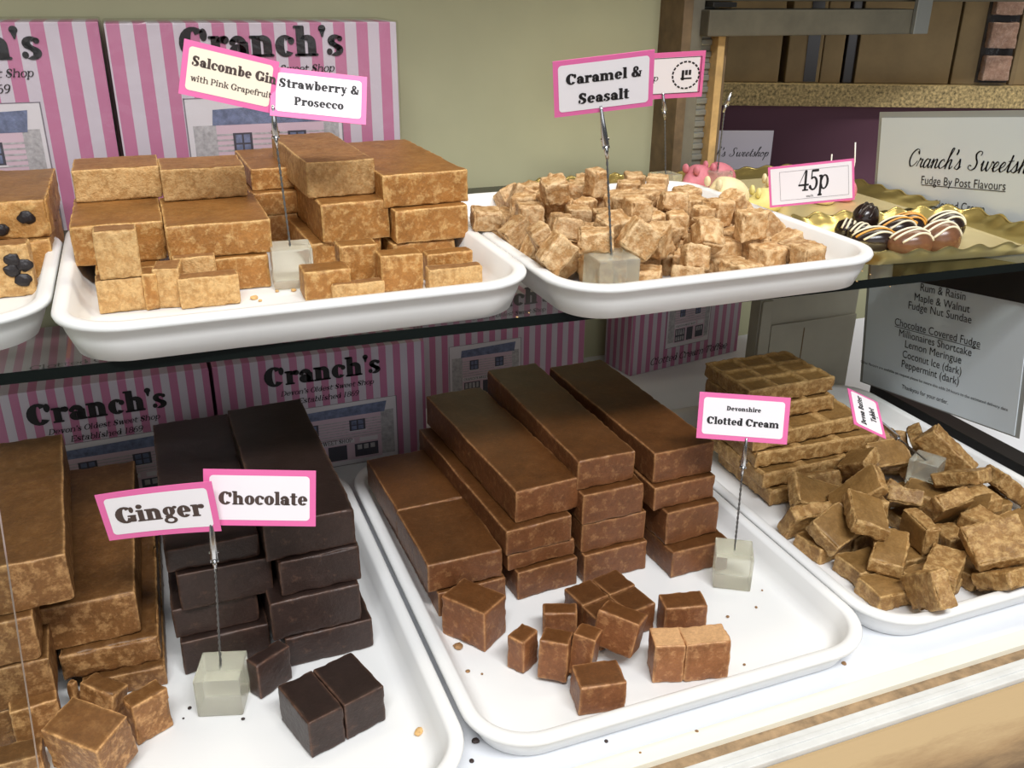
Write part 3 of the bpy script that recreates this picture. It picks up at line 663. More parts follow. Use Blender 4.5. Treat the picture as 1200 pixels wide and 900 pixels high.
# ------------------------------------------------------------------ printed boxes
def poly_mesh(name, layers, mats, parent, tf):
    """layers: (polygons, material index, layer number)"""
    bm = bmesh.new()
    for polys, mi, ly in layers:
        for q in polys:
            ar = sum(a[0]*b[1]-b[0]*a[1] for a, b in zip(q, q[1:]+q[:1]))
            if ar < 0: q = q[::-1]
            f = bm.faces.new([bm.verts.new(tf(x, y, 0.0003+ly*0.00018)) for x, y in q]); f.material_index = mi
    return bm_obj(name, bm, mats, parent)
def shift(polys, dx, dy): return [[(x+dx, y+dy) for x, y in q] for q in polys]
def house(wd, ht, x0, y0):
    """shop-front drawing: list of layers, lower left at x0,y0"""
    u = wd; v = ht/1.05; L = []
    def rc(a, b, c, d): return [(x0+a*u, y0+b*v), (x0+c*u, y0+b*v), (x0+c*u, y0+d*v), (x0+a*u, y0+d*v)]
    L.append(([rc(0, 0, 1, 1.05)], 0, 0))
    L.append(([[(x, y) for x, y in q] for q in (rc(0, 0, 1, .008), rc(0, 1.042, 1, 1.05), rc(0, 0, .008, 1.05), rc(.992, 0, 1, 1.05))], 5, 1))
    L.append(([rc(.04, .1, .2, .82), rc(.86, .1, .97, .84)], 2, 1))
    L.append(([rc(.18, .08, .87, .83)], 1, 2))
    L.append(([rc(.18, .46+.045*k, .87, .475+.045*k) for k in range(7)], 2, 3))
    L.append(([[(x0+.16*u, y0+.82*v), (x0+.9*u, y0+.82*v), (x0+.92*u, y0+.99*v), (x0+.17*u, y0+.95*v)]], 3, 3))
    for cx in (.34, .69):
        L.append(([rc(cx-.06, .57, cx+.06, .75)], 4, 4))
        L.append(([rc(cx-.045, .585, cx-.006, .65), rc(cx+.006, .585, cx+.045, .65), rc(cx-.045, .665, cx-.006, .735), rc(cx+.006, .665, cx+.045, .735)], 3, 5))
        L.append(([rc(cx-.07, .555, cx+.07, .57)], 0, 5))
    L.append(([rc(.18, .37, .66, .44), rc(.70, .37, .84, .44)], 0, 4))
    L.append(([rc(.20, .10, .42, .345), rc(.46, .10, .60, .345), rc(.66, .12, .84, .34)], 4, 4))
    L.append(([rc(.215+.05*k, .23, .25+.05*k, .33) for k in range(4)]+[rc(.215+.05*k, .12, .25+.05*k, .20) for k in range(4)]+[rc(.68+.05*k, .24, .715+.05*k, .32) for k in range(3)], 2, 5))
    L.append((shift(fit_text("CRANCH'S SWEET SHOP", .45*u, S=0.2, squeeze=.8), x0+.42*u, y0+.385*v), 6, 6))
    return L
HM = lambda: [M['box_grey'], M['house_wall'], M['house_stone'], M['house_roof'], M['house_dark'], M['line'], M['ink']]
def sweet_box(loc, yaw, wd, dp, ht, period, label, phase=0.0, name_y=0.80, name_w=0.58, name_x=0.0, house_w=0.46, house_x=0.0, house_y=0.02, sub_lines=True, foot=None, top_text=None, film=False, house_h=0.56, name='sweet_box'):
    sx = stripes('stripes_front', 0, period, phase=phase); sy = stripes('stripes_side', 1, period, phase=phase)
    bm = bmesh.new(); bx(bm, -wd/2, wd/2, -dp/2, dp/2, 0, ht, 0.0008)
    for f in bm.faces:
        f.normal_update()
        if abs(f.normal.x) > 0.7: f.material_index = 1
    o = bm_obj(name, bm, [sx, sy]); o.location = loc; o.rotation_euler.z = yaw
    tag(o, label, 'box', 'pink striped sweet boxes')
    fr = lambda x, y, z: (x, -dp/2-z, y)
    if name_w:
        poly_mesh('lettering', [(shift(fit_text("Cranch's", wd*name_w, .42), name_x*wd, ht*name_y), 0, 3)], [M['ink']], o, fr)
    if sub_lines:
        poly_mesh('small_lettering', [(shift(fit_text("Devon's Oldest Sweet Shop", wd*name_w*0.80, S=.2, shear=.25), (name_x+.015)*wd, ht*name_y-wd*.055), 0, 3),
                  (shift(fit_text("Established 1869", wd*name_w*0.52, S=.2, shear=.25), (name_x+.015)*wd, ht*name_y-wd*.105), 0, 3)], [M['ink']], o, fr)
    if house_w:
        poly_mesh('shop_print', house(wd*house_w, house_h*ht, (house_x-house_w/2)*wd, ht*house_y), HM(), o, fr)
    if foot:
        poly_mesh('lettering', [(shift(fit_text(foot, wd*.72, S=.16, shear=.3), foot_x*wd, ht*.065), 0, 3) for foot_x in (0.03,)], [M['ink']], o, fr)
    if top_text:
        tp = lambda x, y, z: (x, y, ht+z)
        poly_mesh('lid_lettering', [(shift(fit_text(t, wd*tw, S=.16, shear=sh), tx*wd, ty*dp), 0, 1) for t, tw, tx, ty, sh in top_text], [M['ink']], o, tp)
    if film:
        fb = bmesh.new(); bx(fb, -wd/2-.002, wd/2+.002, -dp/2-.004, dp/2+.002, 0.0005, ht+.002, 0.003)
        bm_obj('cellophane', fb, M['film'], o)
    return o
ZT = ZS+0.0004
sweet_box((0.1320, 1.106, ZT), 0, 0.2975, 0.09, PY(288, 27, 1.057).z-ZT, 0.0251, 'large pink striped box behind the two cards on the strawberry fudge, wrapped in cellophane', 0.35, .835, .575, .015, .56, 0.0, .0, True, film=True, house_h=.64)
sweet_box((-0.169, 1.1085, ZT), R(.6), 0.294, 0.09, PY(100, 26, 1.06).z-ZT, 0.0251, 'large pink striped box in cellophane cut off at the top left corner', 0.1, .835, .575, .03, .56, 0.0, .0, True, film=True, house_h=.64)
TT = [("Clotted Cream", .52, -.02, -.20, 0.0), ("Original Recipe", .40, .06, -.36, .25)]
sweet_box((-0.078, 1.048, 0.0004), R(1), 0.222, 0.196, 0.142, 0.0165, 'pink striped box below the shelf behind the ginger fudge bars', 0.2, .74, .60, .0, .68, .02, .0, True, top_text=TT)
sweet_box((0.1545, 1.050, 0.0004), 0, 0.232, 0.196, 0.142, 0.0165, 'pink striped box below the shelf behind the chocolate fudge bars', 0.7, .78, .56, .0, .66, .02, .0, True, top_text=TT)
sweet_box((0.417, 1.11, 0.0004), R(1), 0.232, 0.08, 0.142, 0.0165, 'pink striped box half hidden behind the clotted cream bars', 0.0, .90, .56, -.0, .44, -.13, .02, True)
sweet_box((0.704, 1.118, 0.0004), R(9), 0.205, 0.062, 0.150, 0.0155, 'pink striped toffee box standing furthest right below the glass shelf', 0.3, .82, 0, 0, .40, .0, .20, False, foot="Clotted Cream Toffee")

# ------------------------------------------------------------------ price list sheet on the right end
def price_sheet():
    c = PX(1103, 320, 0.868); t = Vector((0, -0.9915, 0.1293)); u = Vector((0, 0.1293, 0.9915))
    n_ = Vector((-1, 0, 0))
    o = empty('price_list', c, (0, 0, 0), 'white laminated list of flavours standing at the right end of the shelf', 'sign')
    o.matrix_world = Matrix(((t.x, u.x, n_.x, c.x), (t.y, u.y, n_.y, c.y), (t.z, u.z, n_.z, c.z), (0, 0, 0, 1)))
    W0, W1 = -0.117, 0.125
    def loc(px): 
        p = PX(*px, 0.868)-c; return p.dot(t), p.dot(u)
    y0 = loc((1015, 447))[1]; y1 = loc((1030, 138))[1]
    bm = bmesh.new(); bx(bm, W0, W1, y0-0.002, y1, -0.0012, 0.0, 0)
    bm_obj('paper', bm, M['sheet'], o)
    bm = bmesh.new(); bx(bm, W0-0.006, W1+0.006, y0-0.004, y1+0.007, -0.0016, -0.0014, 0)
    bm_obj('laminate', bm, plain('clear_border', (150, 152, 148), 0.15), o)
    bm = bmesh.new(); zz = loc((1150, 345))[1]; bx(bm, -0.075, W1+0.004, zz, zz+0.042, 0.0002, 0.0030, 0.0005); bm_obj('dark_strip', bm, M['black'], o)  # dark band added over the sheet in place of a dark wedge
    L = []
    def line(s, a, b, th=0):
        (xa, ya), (xb, yb) = loc(a), loc(b)
        L.append((s, (xa+xb)/2, (ya+yb)/2-0.0045, 0.0138, 0.0, 'C', abs(xb-xa)))
    line('Fudge By Post Flavours', (1080, 211), (1179, 218)); line('Clotted Cream', (1094, 239), (1154, 245)); line('Chocolate', (1098, 252), (1143, 260))
    line('Rum & Raisin', (1079, 337), (1132, 347)); line('Maple & Walnut', (1072, 349), (1137, 361)); line('Fudge Nut Sundae', (1065, 358), (1139, 374))
    line('Chocolate Covered Fudge', (1049, 376), (1149, 404)); line('Millionaires Shortcake', (1054, 390), (1139, 413)); line('Lemon Meringue', (1061, 403), (1127, 422))
    line('Coconut Ice (dark)', (1058, 415), (1127, 435)); line('Peppermint (dark)', (1057, 426), (1124, 447))
    for s, a, b in (('Vanilla', (1101, 268), (1141, 274)), ('Ginger', (1101, 284), (1141, 290))): pass
    (xa, ya), (xb, yb) = loc((1009, 423)), loc((1181, 484))
    L.append(('Other flavours are available on request please be aware this adds 24 hours to the estimated delivery date', (xa+xb)/2, (ya+yb)/2, 0.0052, 0, 'C', abs(xb-xa)))
    (xa, ya), (xb, yb) = loc((1057, 454)), loc((1111, 475)); L.append(('Thankyou for your order.', (xa+xb)/2, (ya+yb)/2, 0.0080, 0, 'C', abs(xb-xa)))
    sans_text(L[:3], o, M['ink'], 'heading', z=0.0004)
    sans_text(L[3:11], o, M['ink'], z=0.0004)
    sans_text(L[11:], o, M['ink'], 'small_print', z=0.0004)
    un = []
    for a, b in (((1080, 215), (1179, 222)), ((1049, 380), (1149, 408))):
        (xa, ya), (xb, yb) = loc(a), loc(b); y = (ya+yb)/2-0.002; un.append(rect(xa, y-0.0004, xb, y+0.0004))
    polys_obj('underline', [(un, 0, 0, 0)], M['ink'], o, 0.0004)
    (xa, ya), (xb, yb) = loc((1063, 190)), loc((1222, 210))
    polys_obj('script_lettering', [(script_text("Cranch's Sweetshop", abs(xb-xa)), (xa+xb)/2, (ya+yb)/2, 0)], M['ink'], o, 0.0004)
price_sheet()
# smaller sheet seen beyond the post
o = empty('shop_sheet', PY(884, 180, 1.19), (R(90), 0, R(-18)), 'small pale sheet lettered in script, in the dark behind the sugar mice', 'sign')
bm = bmesh.new(); bx(bm, -0.075, 0.026, -0.036, 0.034, -0.001, 0, 0); bm_obj('paper', bm, plain('grey_sheet', (150, 144, 150), 0.4), o)
polys_obj('lettering', [(script_text("Cranch's Sweetshop", 0.115), -0.037, -0.004, 0)], M['ink'], o, 0.0004)

# ------------------------------------------------------------------ cards and their holders
def slide(loc, rot, tip_px, Y):
    """the point of a card's plane where the clip grips it, and how far the card sits along its line of sight"""
    l = Vector(loc); nb = Euler(rot).to_matrix() @ Vector((0, 0, 1)); d = ray(*tip_px)
    t = CAM + d*((l-CAM).dot(nb)/d.dot(nb)); s = Y/t.y
    return s, CAM+(t-CAM)*s
def card(loc, rot, wd, ht, texts, label, paper='card', inset=0.0042, thin=False, bend=0.0, ink='ink', grip=None, back=0.0):
    if grip:
        s, tp = slide(loc, rot, *grip); s *= 1+back
        loc = CAM+(Vector(loc)-CAM)*s; wd *= s; ht *= s; inset *= s; TIPS[grip[0]] = tp
    tf = lambda x, y, z: (x, y, z+bend*(x*x*18-y*x*30))
    rt = Euler(rot).to_matrix().to_4x4()
    def grid(x0, y0, x1, y1, z0, z1):
        bm = bmesh.new(); nx, ny = 10, 6
        for z, fl in ((z0, True), (z1, False)):
            vv = [[bm.verts.new(tf(x0+(x1-x0)*i/nx, y0+(y1-y0)*j/ny, z)) for i in range(nx+1)] for j in range(ny+1)]
            for j in range(ny):
                for i in range(nx):
                    q = [vv[j][i], vv[j][i+1], vv[j+1][i+1], vv[j+1][i]]; bm.faces.new(q[::-1] if fl else q)
            if fl: lo = vv
            else: hi = vv
        bd = lambda v: [v[0][i] for i in range(nx)]+[v[j][nx] for j in range(ny)]+[v[ny][nx-i] for i in range(nx)]+[v[ny-j][0] for j in range(ny)]
        A_, B_ = bd(lo), bd(hi)
        for i in range(len(A_)): bm.faces.new((A_[i], A_[(i+1) % len(A_)], B_[(i+1) % len(A_)], B_[i]))
        return bm
    o = bm_obj('flavour_card', grid(-wd/2, -ht/2, wd/2, ht/2, -0.0006, 0), M['pink'])
    o.location = loc; o.rotation_euler = rot
    pm = bmesh.new(); rr = rrect(wd-2*inset, ht-2*inset, 0.0028 if not thin else 0.0002)
    c0 = pm.verts.new(tf(0, 0, .00025)); vv = [pm.verts.new(tf(x, y, .00025)) for x, y in rr]
    for i in range(len(vv)): pm.faces.new((c0, vv[i], vv[(i+1) % len(vv)]))
    if bend: bmesh.ops.subdivide_edges(pm, edges=pm.edges[:], cuts=5, use_grid_fill=True); 
    if bend:
        for v in pm.verts: v.co.z = tf(v.co.x, v.co.y, .00025)[2]
    bm_obj('panel', pm, M[paper], o)
    for s, y, wf, S, x, sh in texts:
        polys_obj('lettering', [(fit_text(s, wd*wf, S, sh, .62 if s == '45p' else 1.0), x*wd, y*ht, 0)], M[ink], o, .0005, tf)
    return tag(o, label, 'card')
H_ = 0.40
TIPS = {}
FL = 0.0050; FS = ZS+0.0004+0.0046
YB = P(340, 287, FS+.034).y; YC = P(717, 298, FS+.036).y; YG = P(258, 780, FL+.034).y; YD = P(861, 643, FL+.034).y; YK = P(780, 203, ZS+.0325).y; YT = .60
card((0.3735, 0.735, 0.4393), (1.903, -0.114, -0.271), 0.0862, 0.0501, [('Caramel &', .07, .76, H_, 0, 0), ('Seasalt', -.30, .52, H_, 0, 0)], 'pink edged card reading Caramel and Seasalt above the heap of cubes', grip=((704, 124), YC))
card((0.1395, 0.775, 0.4330), (1.102, 0.117, -0.156), 0.0755, 0.0398, [('Strawberry &', .10, .84, H_, 0, 0), ('Prosecco', -.24, .52, H_, 0, 0)], 'pink edged card reading Strawberry and Prosecco, right of a pair in one clip', grip=((319.5, 123), YB))
card((0.0730, 0.785, 0.4480), (1.45, 0.259, 0.12), 0.0733, 0.0405, [('Salcombe Gin', .06, .90, H_, .045, 0), ('with Pink Grapefruit', -.22, .86, .26, .03, 0)], 'tilted cream card about gin with pink grapefruit, left of a pair in one clip', 'card_cream', ink='ink_brown', grip=((319.4, 122), YB), back=.004)
card((-0.0209, 0.5765, 0.1944), (1.62, -0.061, -0.256), 0.0740, 0.0379, [('Ginger', -.16, .78, H_, 0, 0)], 'pink edged card reading Ginger, tilted in front of the chocolate card', bend=0.06, ink='ink_brown', grip=((247, 607), YG))
card((0.0443, 0.586, 0.1857), (1.344, 0.051, -0.302), 0.0770, 0.0408, [('Chocolate', -.12, .80, H_, .03, 0)], 'pink edged card reading Chocolate, behind the ginger card', ink='ink_brown', grip=((246.9, 606), YG), back=.008)
card((0.4517, 0.595, 0.1756), (1.262, 0.005, -0.511), 0.0768, 0.0405, [('Devonshire', .14, .38, H_, 0, 0), ('Clotted Cream', -.17, .80, H_, 0, 0)], 'pink edged card reading Devonshire Clotted Cream over the middle tray', grip=((875, 513), YD))
card((0.5926, 0.60, 0.1554), (0.413, -0.150, 0.992), 0.0611, 0.0326, [('Devon Butter', .08, .78, H_, 0, 0), ('Tablet', -.28, .40, H_, 0, 0)], 'pink edged card about butter tablet, turned on its side over the right tray', inset=.003)
c_ = card((0.5886, 1.03, 0.4139), (1.86, -0.060, -0.35), 0.1246, 0.0569, [('p', -.10, .05, .2, .03, .2)], 'dim pink edged price card at the back, half behind the caramel card', inset=.006, thin=True, grip=((777, 108), YK))
c_.name = 'price_card'
cl = [(2*math.pi*i/20) for i in range(20)]
rg = [[(.043+.0165*math.cos(a), .017*math.sin(a)), (.043+.0165*math.cos(a+.22), .017*math.sin(a+.22)), (.043+.0145*math.cos(a+.22), .015*math.sin(a+.22)), (.043+.0145*math.cos(a), .015*math.sin(a))] for a in cl]
polys_obj('emblem', [(rg+[rect(.038, -.006, .041, .006), rect(.042, .0, .045, .006), rect(.046, .0, .049, .006), rect(.037, -.005, .050, -.003)]+frame(-.052, -.0215, .0605, .0215, .0007), -.004, 0, 0)], M['ink'], c_, .0005)
c_ = card((0.6209, 0.755, 0.3356), (1.587, -0.163, -0.618), 0.0817, 0.0410, [('45p', -.16, .36, .24, .02, .12), ('each', -.32, .085, .2, -.02, 0)], 'upright pink edged card priced 45p at the corner of the gold tray', inset=.0022, thin=True)
c_.name = 'price_card'
polys_obj('border_line', [(frame(-.030, -.0145, .0355, .0145, .00025), 0, 0, 0)], M['line'], c_, .0005)

def holder(base, s, yaw, neck, tip, label, group='metal clips on acrylic blocks', twist=True, block_tilt=0.0):
    """acrylic block, twisted wire up to neck, crocodile clip from neck to tip (world points)"""
    base = Vector(base); o = empty('card_holder', base, (0, 0, 0), label, 'card holder', group)
    bm = bmesh.new(); bx(bm, -s/2, s/2, -s/2, s/2, 0, s, 0.0014)
    for v in bm.verts: v.co = Matrix.Rotation(yaw, 3, 'Z') @ v.co
    bm_obj('acrylic_block', bm, M['acrylic'], o)
    a = Vector((0, 0, s-0.004)); b = Vector(neck)-base; t = Vector(tip)-base
    d = (b-a); ln = d.length; d.normalize(); e1 = d.orthogonal().normalized(); e2 = d.cross(e1)
    bm = bmesh.new(); nn = 60
    for ph in (0, math.pi):
        tube(bm, [a+d*(ln*i/nn)+(e1*math.cos(ph+i*0.9)+e2*math.sin(ph+i*0.9))*0.0005 for i in range(nn+1)], 0.0006, 6)
    bm_obj('twisted_wire', bm, M['wire'], o, smooth=True)
    # clip: sleeve, two jaws
    d2 = (t-b).normalized(); L2 = (t-b).length; side = d2.cross(CAM-base-b).normalized(); fw = side.cross(d2).normalized()
    bm = bmesh.new(); tube(bm, [b-d2*0.004, b+d2*0.002, b+d2*0.006], [0.0013, 0.0017, 0.0021], 10); bm_obj('sleeve', bm, M['steel'], o, smooth=True)
    for sg in (1, -1):
        bm = bmesh.new(); n2 = 10; rows = []
        for i in range(n2+1):
            f = i/n2; w2 = 0.0030*(1-f)+0.0011*f; gap = sg*(0.0030*math.sin(math.pi*min(1, f*1.0))*0.9+0.0005)
            c2 = b+d2*(0.004+f*(L2-0.004))+fw*gap
            rows.append([bm.verts.new(c2+side*(w2*k)+fw*(sg*(-abs(k)*w2*0.5))+fw*th*sg) for th in (0, 0.0007) for k in (-1, -.4, .4, 1)])
        for r0, r1 in zip(rows, rows[1:]):
            for a0, a1 in ((0, 1), (1, 2), (2, 3), (3, 7), (7, 6), (6, 5), (5, 4), (4, 0)): bm.faces.new((r0[a0], r0[a1], r1[a1], r1[a0]))
        bm.faces.new([rows[0][k] for k in (0, 1, 2, 3, 7, 6, 5, 4)]); bm.faces.new([rows[-1][k] for k in (0, 1, 2, 3, 7, 6, 5, 4)])
        bmesh.ops.recalc_face_normals(bm, faces=bm.faces[:]); bm_obj('jaw', bm, M['steel'], o, smooth=True)
    bm = bmesh.new(); q = b+d2*(L2*0.30); tube(bm, [q-side*0.0034, q+side*0.0034], 0.0012, 10); bm_obj('pivot', bm, M['steel'], o, smooth=True)
    return o
def hold(top_px, s, yaw, z0, neck_px, tip_px, label, dn=0.0, dt=0.0):
    p = P(*top_px, z0+s); Y = p.y
    tp = TIPS.get(tip_px); holder((p.x, p.y, z0), s, yaw, PY(*neck_px, (Y+tp.y)/2 if tp else Y), tp or PY(*tip_px, Y), label)
    return Y
hold((340, 287), 0.034, R(-4), FS, (324, 168), (319.5, 123), 'clip holding the strawberry card, its pale block beside the left fudge stack', -0.004, -0.010)
hold((717, 298), 0.036, R(-4), FS, (711, 180), (704, 124), 'clip on an acrylic block in front of the sea salt cubes', -0.004, -0.008)
hold((258, 780), 0.034, R(-17), FL, (252, 664), (247, 607), 'clip holding the ginger and chocolate cards, block beside the dark chocolate fudge', 0.0, -0.004)
hold((861, 643), 0.034, R(-32), FL, (870, 553), (875, 513), 'clip holding the clotted cream card, block at the edge of the middle tray', 0.0, 0.0)
hold((780, 203), 0.030, R(5), ZS+0.0025, (779, 136), (777, 108), 'thin clip at the back holding the dim price card, its block among the sugar mice', 0.0, -0.004)
p0 = P(841, 200, ZS+0.03)
holder((p0.x, p0.y, ZS+0.0025), 0.028, 0.2, PY(849, 128, p0.y), PY(857, 108, p0.y), 'empty leaning clip standing behind the sugar mice, holding no card')
p0 = P(1088, 535, 0.06)
nb = Euler((0.413, -0.150, 0.992)).to_matrix() @ Vector((0, 0, 1)); cb = Vector((0.5926, 0.60, 0.1554)); rb_ = ray(1027, 490)
butter_tip = CAM + rb_*((cb-CAM).dot(nb)/rb_.dot(nb))
holder((p0.x, p0.y, 0.028), 0.030, 0.5, butter_tip+(p0+Vector((0, 0, -.01))-butter_tip)*.42, butter_tip, 'leaning clip holding the butter tablet card, its block sunk among tablet pieces')
# ------------------------------------------------------------------ fudge bars in stacks
E3 = 0.0004
def stack(m, tiers, z0, length, labels, group, **kw):
    z = z0; out = []
    for (fl, fr, yt, *ex), lb in zip(tiers, labels):
        ex = ex[0] if ex else {}
        Yf = (P(*fl, z).y+P(*fr, z).y)/2; xm = fl[0]
        h = PY(fl[0], yt, P(*fl, z).y).z - z
        k = dict(kw); k.update({q: v for q, v in ex.items() if q not in ('length', 'h', 'm')})
        h = ex.get('h', h)
        out.append(bar(ex.get('m', m), fl, fr, z, h, ex.get('length', length), lb, group=group, **k)); z += h+E3
    return out
ORD = ['lowest', 'second', 'third', 'topmost', 'fifth']
def tl(n, s, names=None):
    nm = {2: ['bottom', 'top'], 3: ['bottom', 'middle', 'top'], 4: ['bottom', 'second from bottom', 'third from bottom', 'top'], 1: ['single']}[n]
    return [s % x for x in nm]
CL = 'clotted cream fudge bars'
Y4 = R(4)
stack('clotted', [((604.5, 701), (678, 687), 669), ((593, 667), (676, 652), 648), ((592, 651), (671, 634), 622), ((602.7, 612), (680, 597), 575)], FL, 0.222,
      tl(4, '%s bar of the second clotted cream stack from the left'), CL, yaw=Y4)
stack('clotted', [((682, 682), (758, 668), 650), ((679, 646), (757, 633), 614), ((680, 614), (755, 603), 579), ((676, 575), (743, 562), 541)], FL, 0.226,
      tl(4, '%s bar of the third clotted cream stack from the left'), CL, yaw=R(1))
stack('clotted', [((785, 677), (853, 662), 648, dict(length=.24)), ((777, 637), (842, 627), 600), ((763, 596), (839, 586), 570), ((763, 566), (836, 554), 531)], FL, 0.222,
      tl(4, '%s bar of the clotted cream stack nearest the acrylic block'), CL, yaw=R(2))
st1 = stack('clotted', [((515, 724), (593, 703), 696), ((501, 694), (590, 677), 661, dict(length=.096))], FL, 0.20,
      ['lower bar under the cracked clotted cream bar, far left of the middle tray', 'front half of the cracked clotted cream bar at the far left of the middle tray'], CL, yaw=R(1))
t_ = st1[1]; dm = (0.064, 0.108, 0.0375)
block('fudge_bar', (t_.dimensions.x*0.98, 0.108, t_.dimensions.z*0.99), t_.location+Vector((-0.0025, 0.048+0.0552, 0)), (0, 0, R(2)), 'clotted', 'rear half of the cracked clotted cream bar at the far left of the middle tray', 'fudge bar', CL)
CH = 'chocolate fudge bars'
stack('choc', [((217, 790), (319, 770), 751), ((206, 748), (305, 728), 714), ((213, 719), (321, 692), 676), ((196, 672), (306, 652), 645)], FL, 0.235,
      tl(4, '%s bar of the left chocolate fudge stack'), CH, yaw=R(0))
stack('choc', [((338, 784), (438, 757), 750), ((320, 750), (425, 728), 706), ((330, 698), (424, 680), 658), ((312, 656), (419, 640), 613)], FL, 0.225,
      tl(4, '%s bar of the right chocolate fudge stack'), CH, yaw=R(1))
GI = 'ginger fudge bars'
stack('ginger', [((100, 826), (197, 800), 803), ((75, 800), (191, 772), 770, dict(chip=.006)), ((50, 768), (167, 740), 716)], FL, 0.225,
      tl(3, '%s bar of the ginger stack behind the ginger card'), GI, yaw=R(-1))
stack('ginger', [((-60, 893), (26, 872), 850), ((-40, 842), (68, 820), 792), ((-50, 795), (50, 771), 742), ((-28, 730), (88, 702), 672)], FL, 0.205,
      tl(4, '%s bar of the ginger stack at the left edge'), GI, yaw=R(3))

# strawberry tray
ST = 'strawberry fudge bars'
stack('straw', [((118, 345), (192, 343), 315), ((90, 311), (197, 306), 264), ((92, 235), (190, 234), 197, dict(length=.062, m='crumbly'))], FS, 0.115,
      ['bottom slab of the left strawberry stack, in shadow behind the standing piece', 'wide middle slab of the left strawberry stack', 'crumbly top slab of the left strawberry stack'], ST)
stack('straw', [((212, 343), (318, 340), 304), ((199, 303), (321, 298), 263), ((194, 234), (290, 233), 197, dict(length=.062, m='crumbly'))], FS, 0.115,
      ['bottom slab of the strawberry stack beside the acrylic block', 'wide glossy middle slab of the strawberry stack beside the acrylic block', 'crumbly top slab of the strawberry stack behind the acrylic block'], ST)
stack('straw', [((366, 314), (450, 312), 283), ((378, 283), (459, 281), 237), ((360, 231), (442, 229), 189, dict(m='crumbly'))], FS, 0.17,
      ['bottom bar of the strawberry stack right of the card wire', 'middle bar of the strawberry stack right of the card wire', 'top bar of the strawberry stack right of the card wire, crumbly in front'], ST, yaw=R(2))
stack('straw', [((460, 310), (536, 308), 284), ((463, 283), (552, 282), 244), ((448, 241), (552, 239), 203)], FS, 0.19,
      ['bottom bar of the right hand strawberry stack', 'middle bar of the right hand strawberry stack', 'top bar of the right hand strawberry stack, smooth and glossy in front'], ST, yaw=R(2))
stack('straw', [((300, 285), (352, 285), 252), ((297, 252), (350, 252), 225), ((296, 222), (348, 222), 197)], FS, 0.12,
      tl(3, '%s bar of the strawberry stack set back behind the card wire'), ST, yaw=R(1))
# raisin tray
RA = 'raisin fudge slabs'
ra = stack('raisin_f', [((-60, 334), (64, 330), 286), ((-60, 284), (60, 280), 238)], FS, 0.15,
      ['lower raisin slab on the cut off tray at the left edge', 'upper raisin slab on the cut off tray at the left edge'], RA, chip=.004, rough=.001)
SQ = 'small cut pieces of strawberry fudge'
def small(m, fl, fr, z0, yt, depth, label, group=None, yaw=0.0, **kw):
    h = PY(fl[0], yt, P(*fl, z0).y).z-z0
    kw.setdefault('res', .0033)
    o = bar(m, fl, fr, z0, h, depth, label, yaw=yaw, name='fudge_piece', group=group, **kw); o['category'] = 'fudge piece'; return o
rc_ = small('crumbly', (-14, 352), (44, 345), FS, 290, .022, 'pale raisin piece leaning at the front of the cut off left tray', RA)
def raisin(par, x, y, z, s, seed):
    bm = bmesh.new(); bmesh.ops.create_icosphere(bm, subdivisions=3, radius=s)
    rnd = Vector((seed*3.1, seed*1.7, 0))
    for v in bm.verts: v.co *= 1+0.35*noise.noise(v.co*300+rnd); v.co.y *= .45; v.co.x *= 1.25
    o = bm_obj('raisin', bm, M['raisin'], par, smooth=True); o.location = (x, y, z)
dd_ = rc_.dimensions
for i, (x, z) in enumerate(((.15, .22), (.10, .02), (.28, -.18), (.36, .10))): raisin(rc_, x*dd_.x, -dd_.y/2, z*dd_.z, .0050, i)
for i, (x, z) in enumerate(((.28, .05), (.02, -.2), (-.2, .2))): raisin(ra[1], x*ra[1].dimensions.x, -ra[1].dimensions.y/2, z*ra[1].dimensions.z, .0052, 9+i)
# small strawberry pieces in front
s_a = small('crumbly', (119, 366), (172, 366), FS, 327, .020, 'lower of two crumbly pieces standing on end at the left of the strawberry tray', SQ)
zt = FS+s_a.dimensions.z+E3
small('crumbly', (118, 327), (167, 326), zt-0.0005, 270, .020, 'upper of two crumbly pieces standing on end at the left of the strawberry tray', SQ)
small('straw', (172, 365), (189, 362), FS, 322, .022, 'thin caramel coloured sliver right of the standing strawberry pieces', SQ)
small('crumbly', (186, 360), (214, 362), FS, 314, .028, 'small grainy piece left of the pale block-shaped piece, strawberry tray', SQ, yaw=R(-8))
small('crumbly', (213, 362), (283, 357), FS, 326, .016, 'pale oblong piece lying in front of the left strawberry stacks', SQ)
small('crumbly', (208, 348), (258, 345), FS, 302, .020, 'rough topped piece behind the pale oblong piece, strawberry tray', SQ)
small('straw', (358, 351), (414, 350), FS, 317, .026, 'glossy square piece right of the acrylic block, strawberry tray', SQ)
small('crumbly', (390, 352), (452, 347), FS, 334, .012, 'low pale strip lying at the front of the strawberry tray', SQ)
small('straw', (400, 338), (446, 336), FS, 288, .022, 'tall crumbly piece behind the low pale strip, strawberry tray', SQ)
small('straw', (447, 343), (498, 341), FS, 299, .022, 'upright reddish square piece in the middle of the strawberry tray front', SQ)
small('straw', (500, 330), (556, 328), FS, 297, .016, 'rear piece at the right front corner of the strawberry tray', SQ)
small('crumbly', (502, 341), (567, 338), FS, 315, .014, 'front pale piece at the right corner of the strawberry tray', SQ)

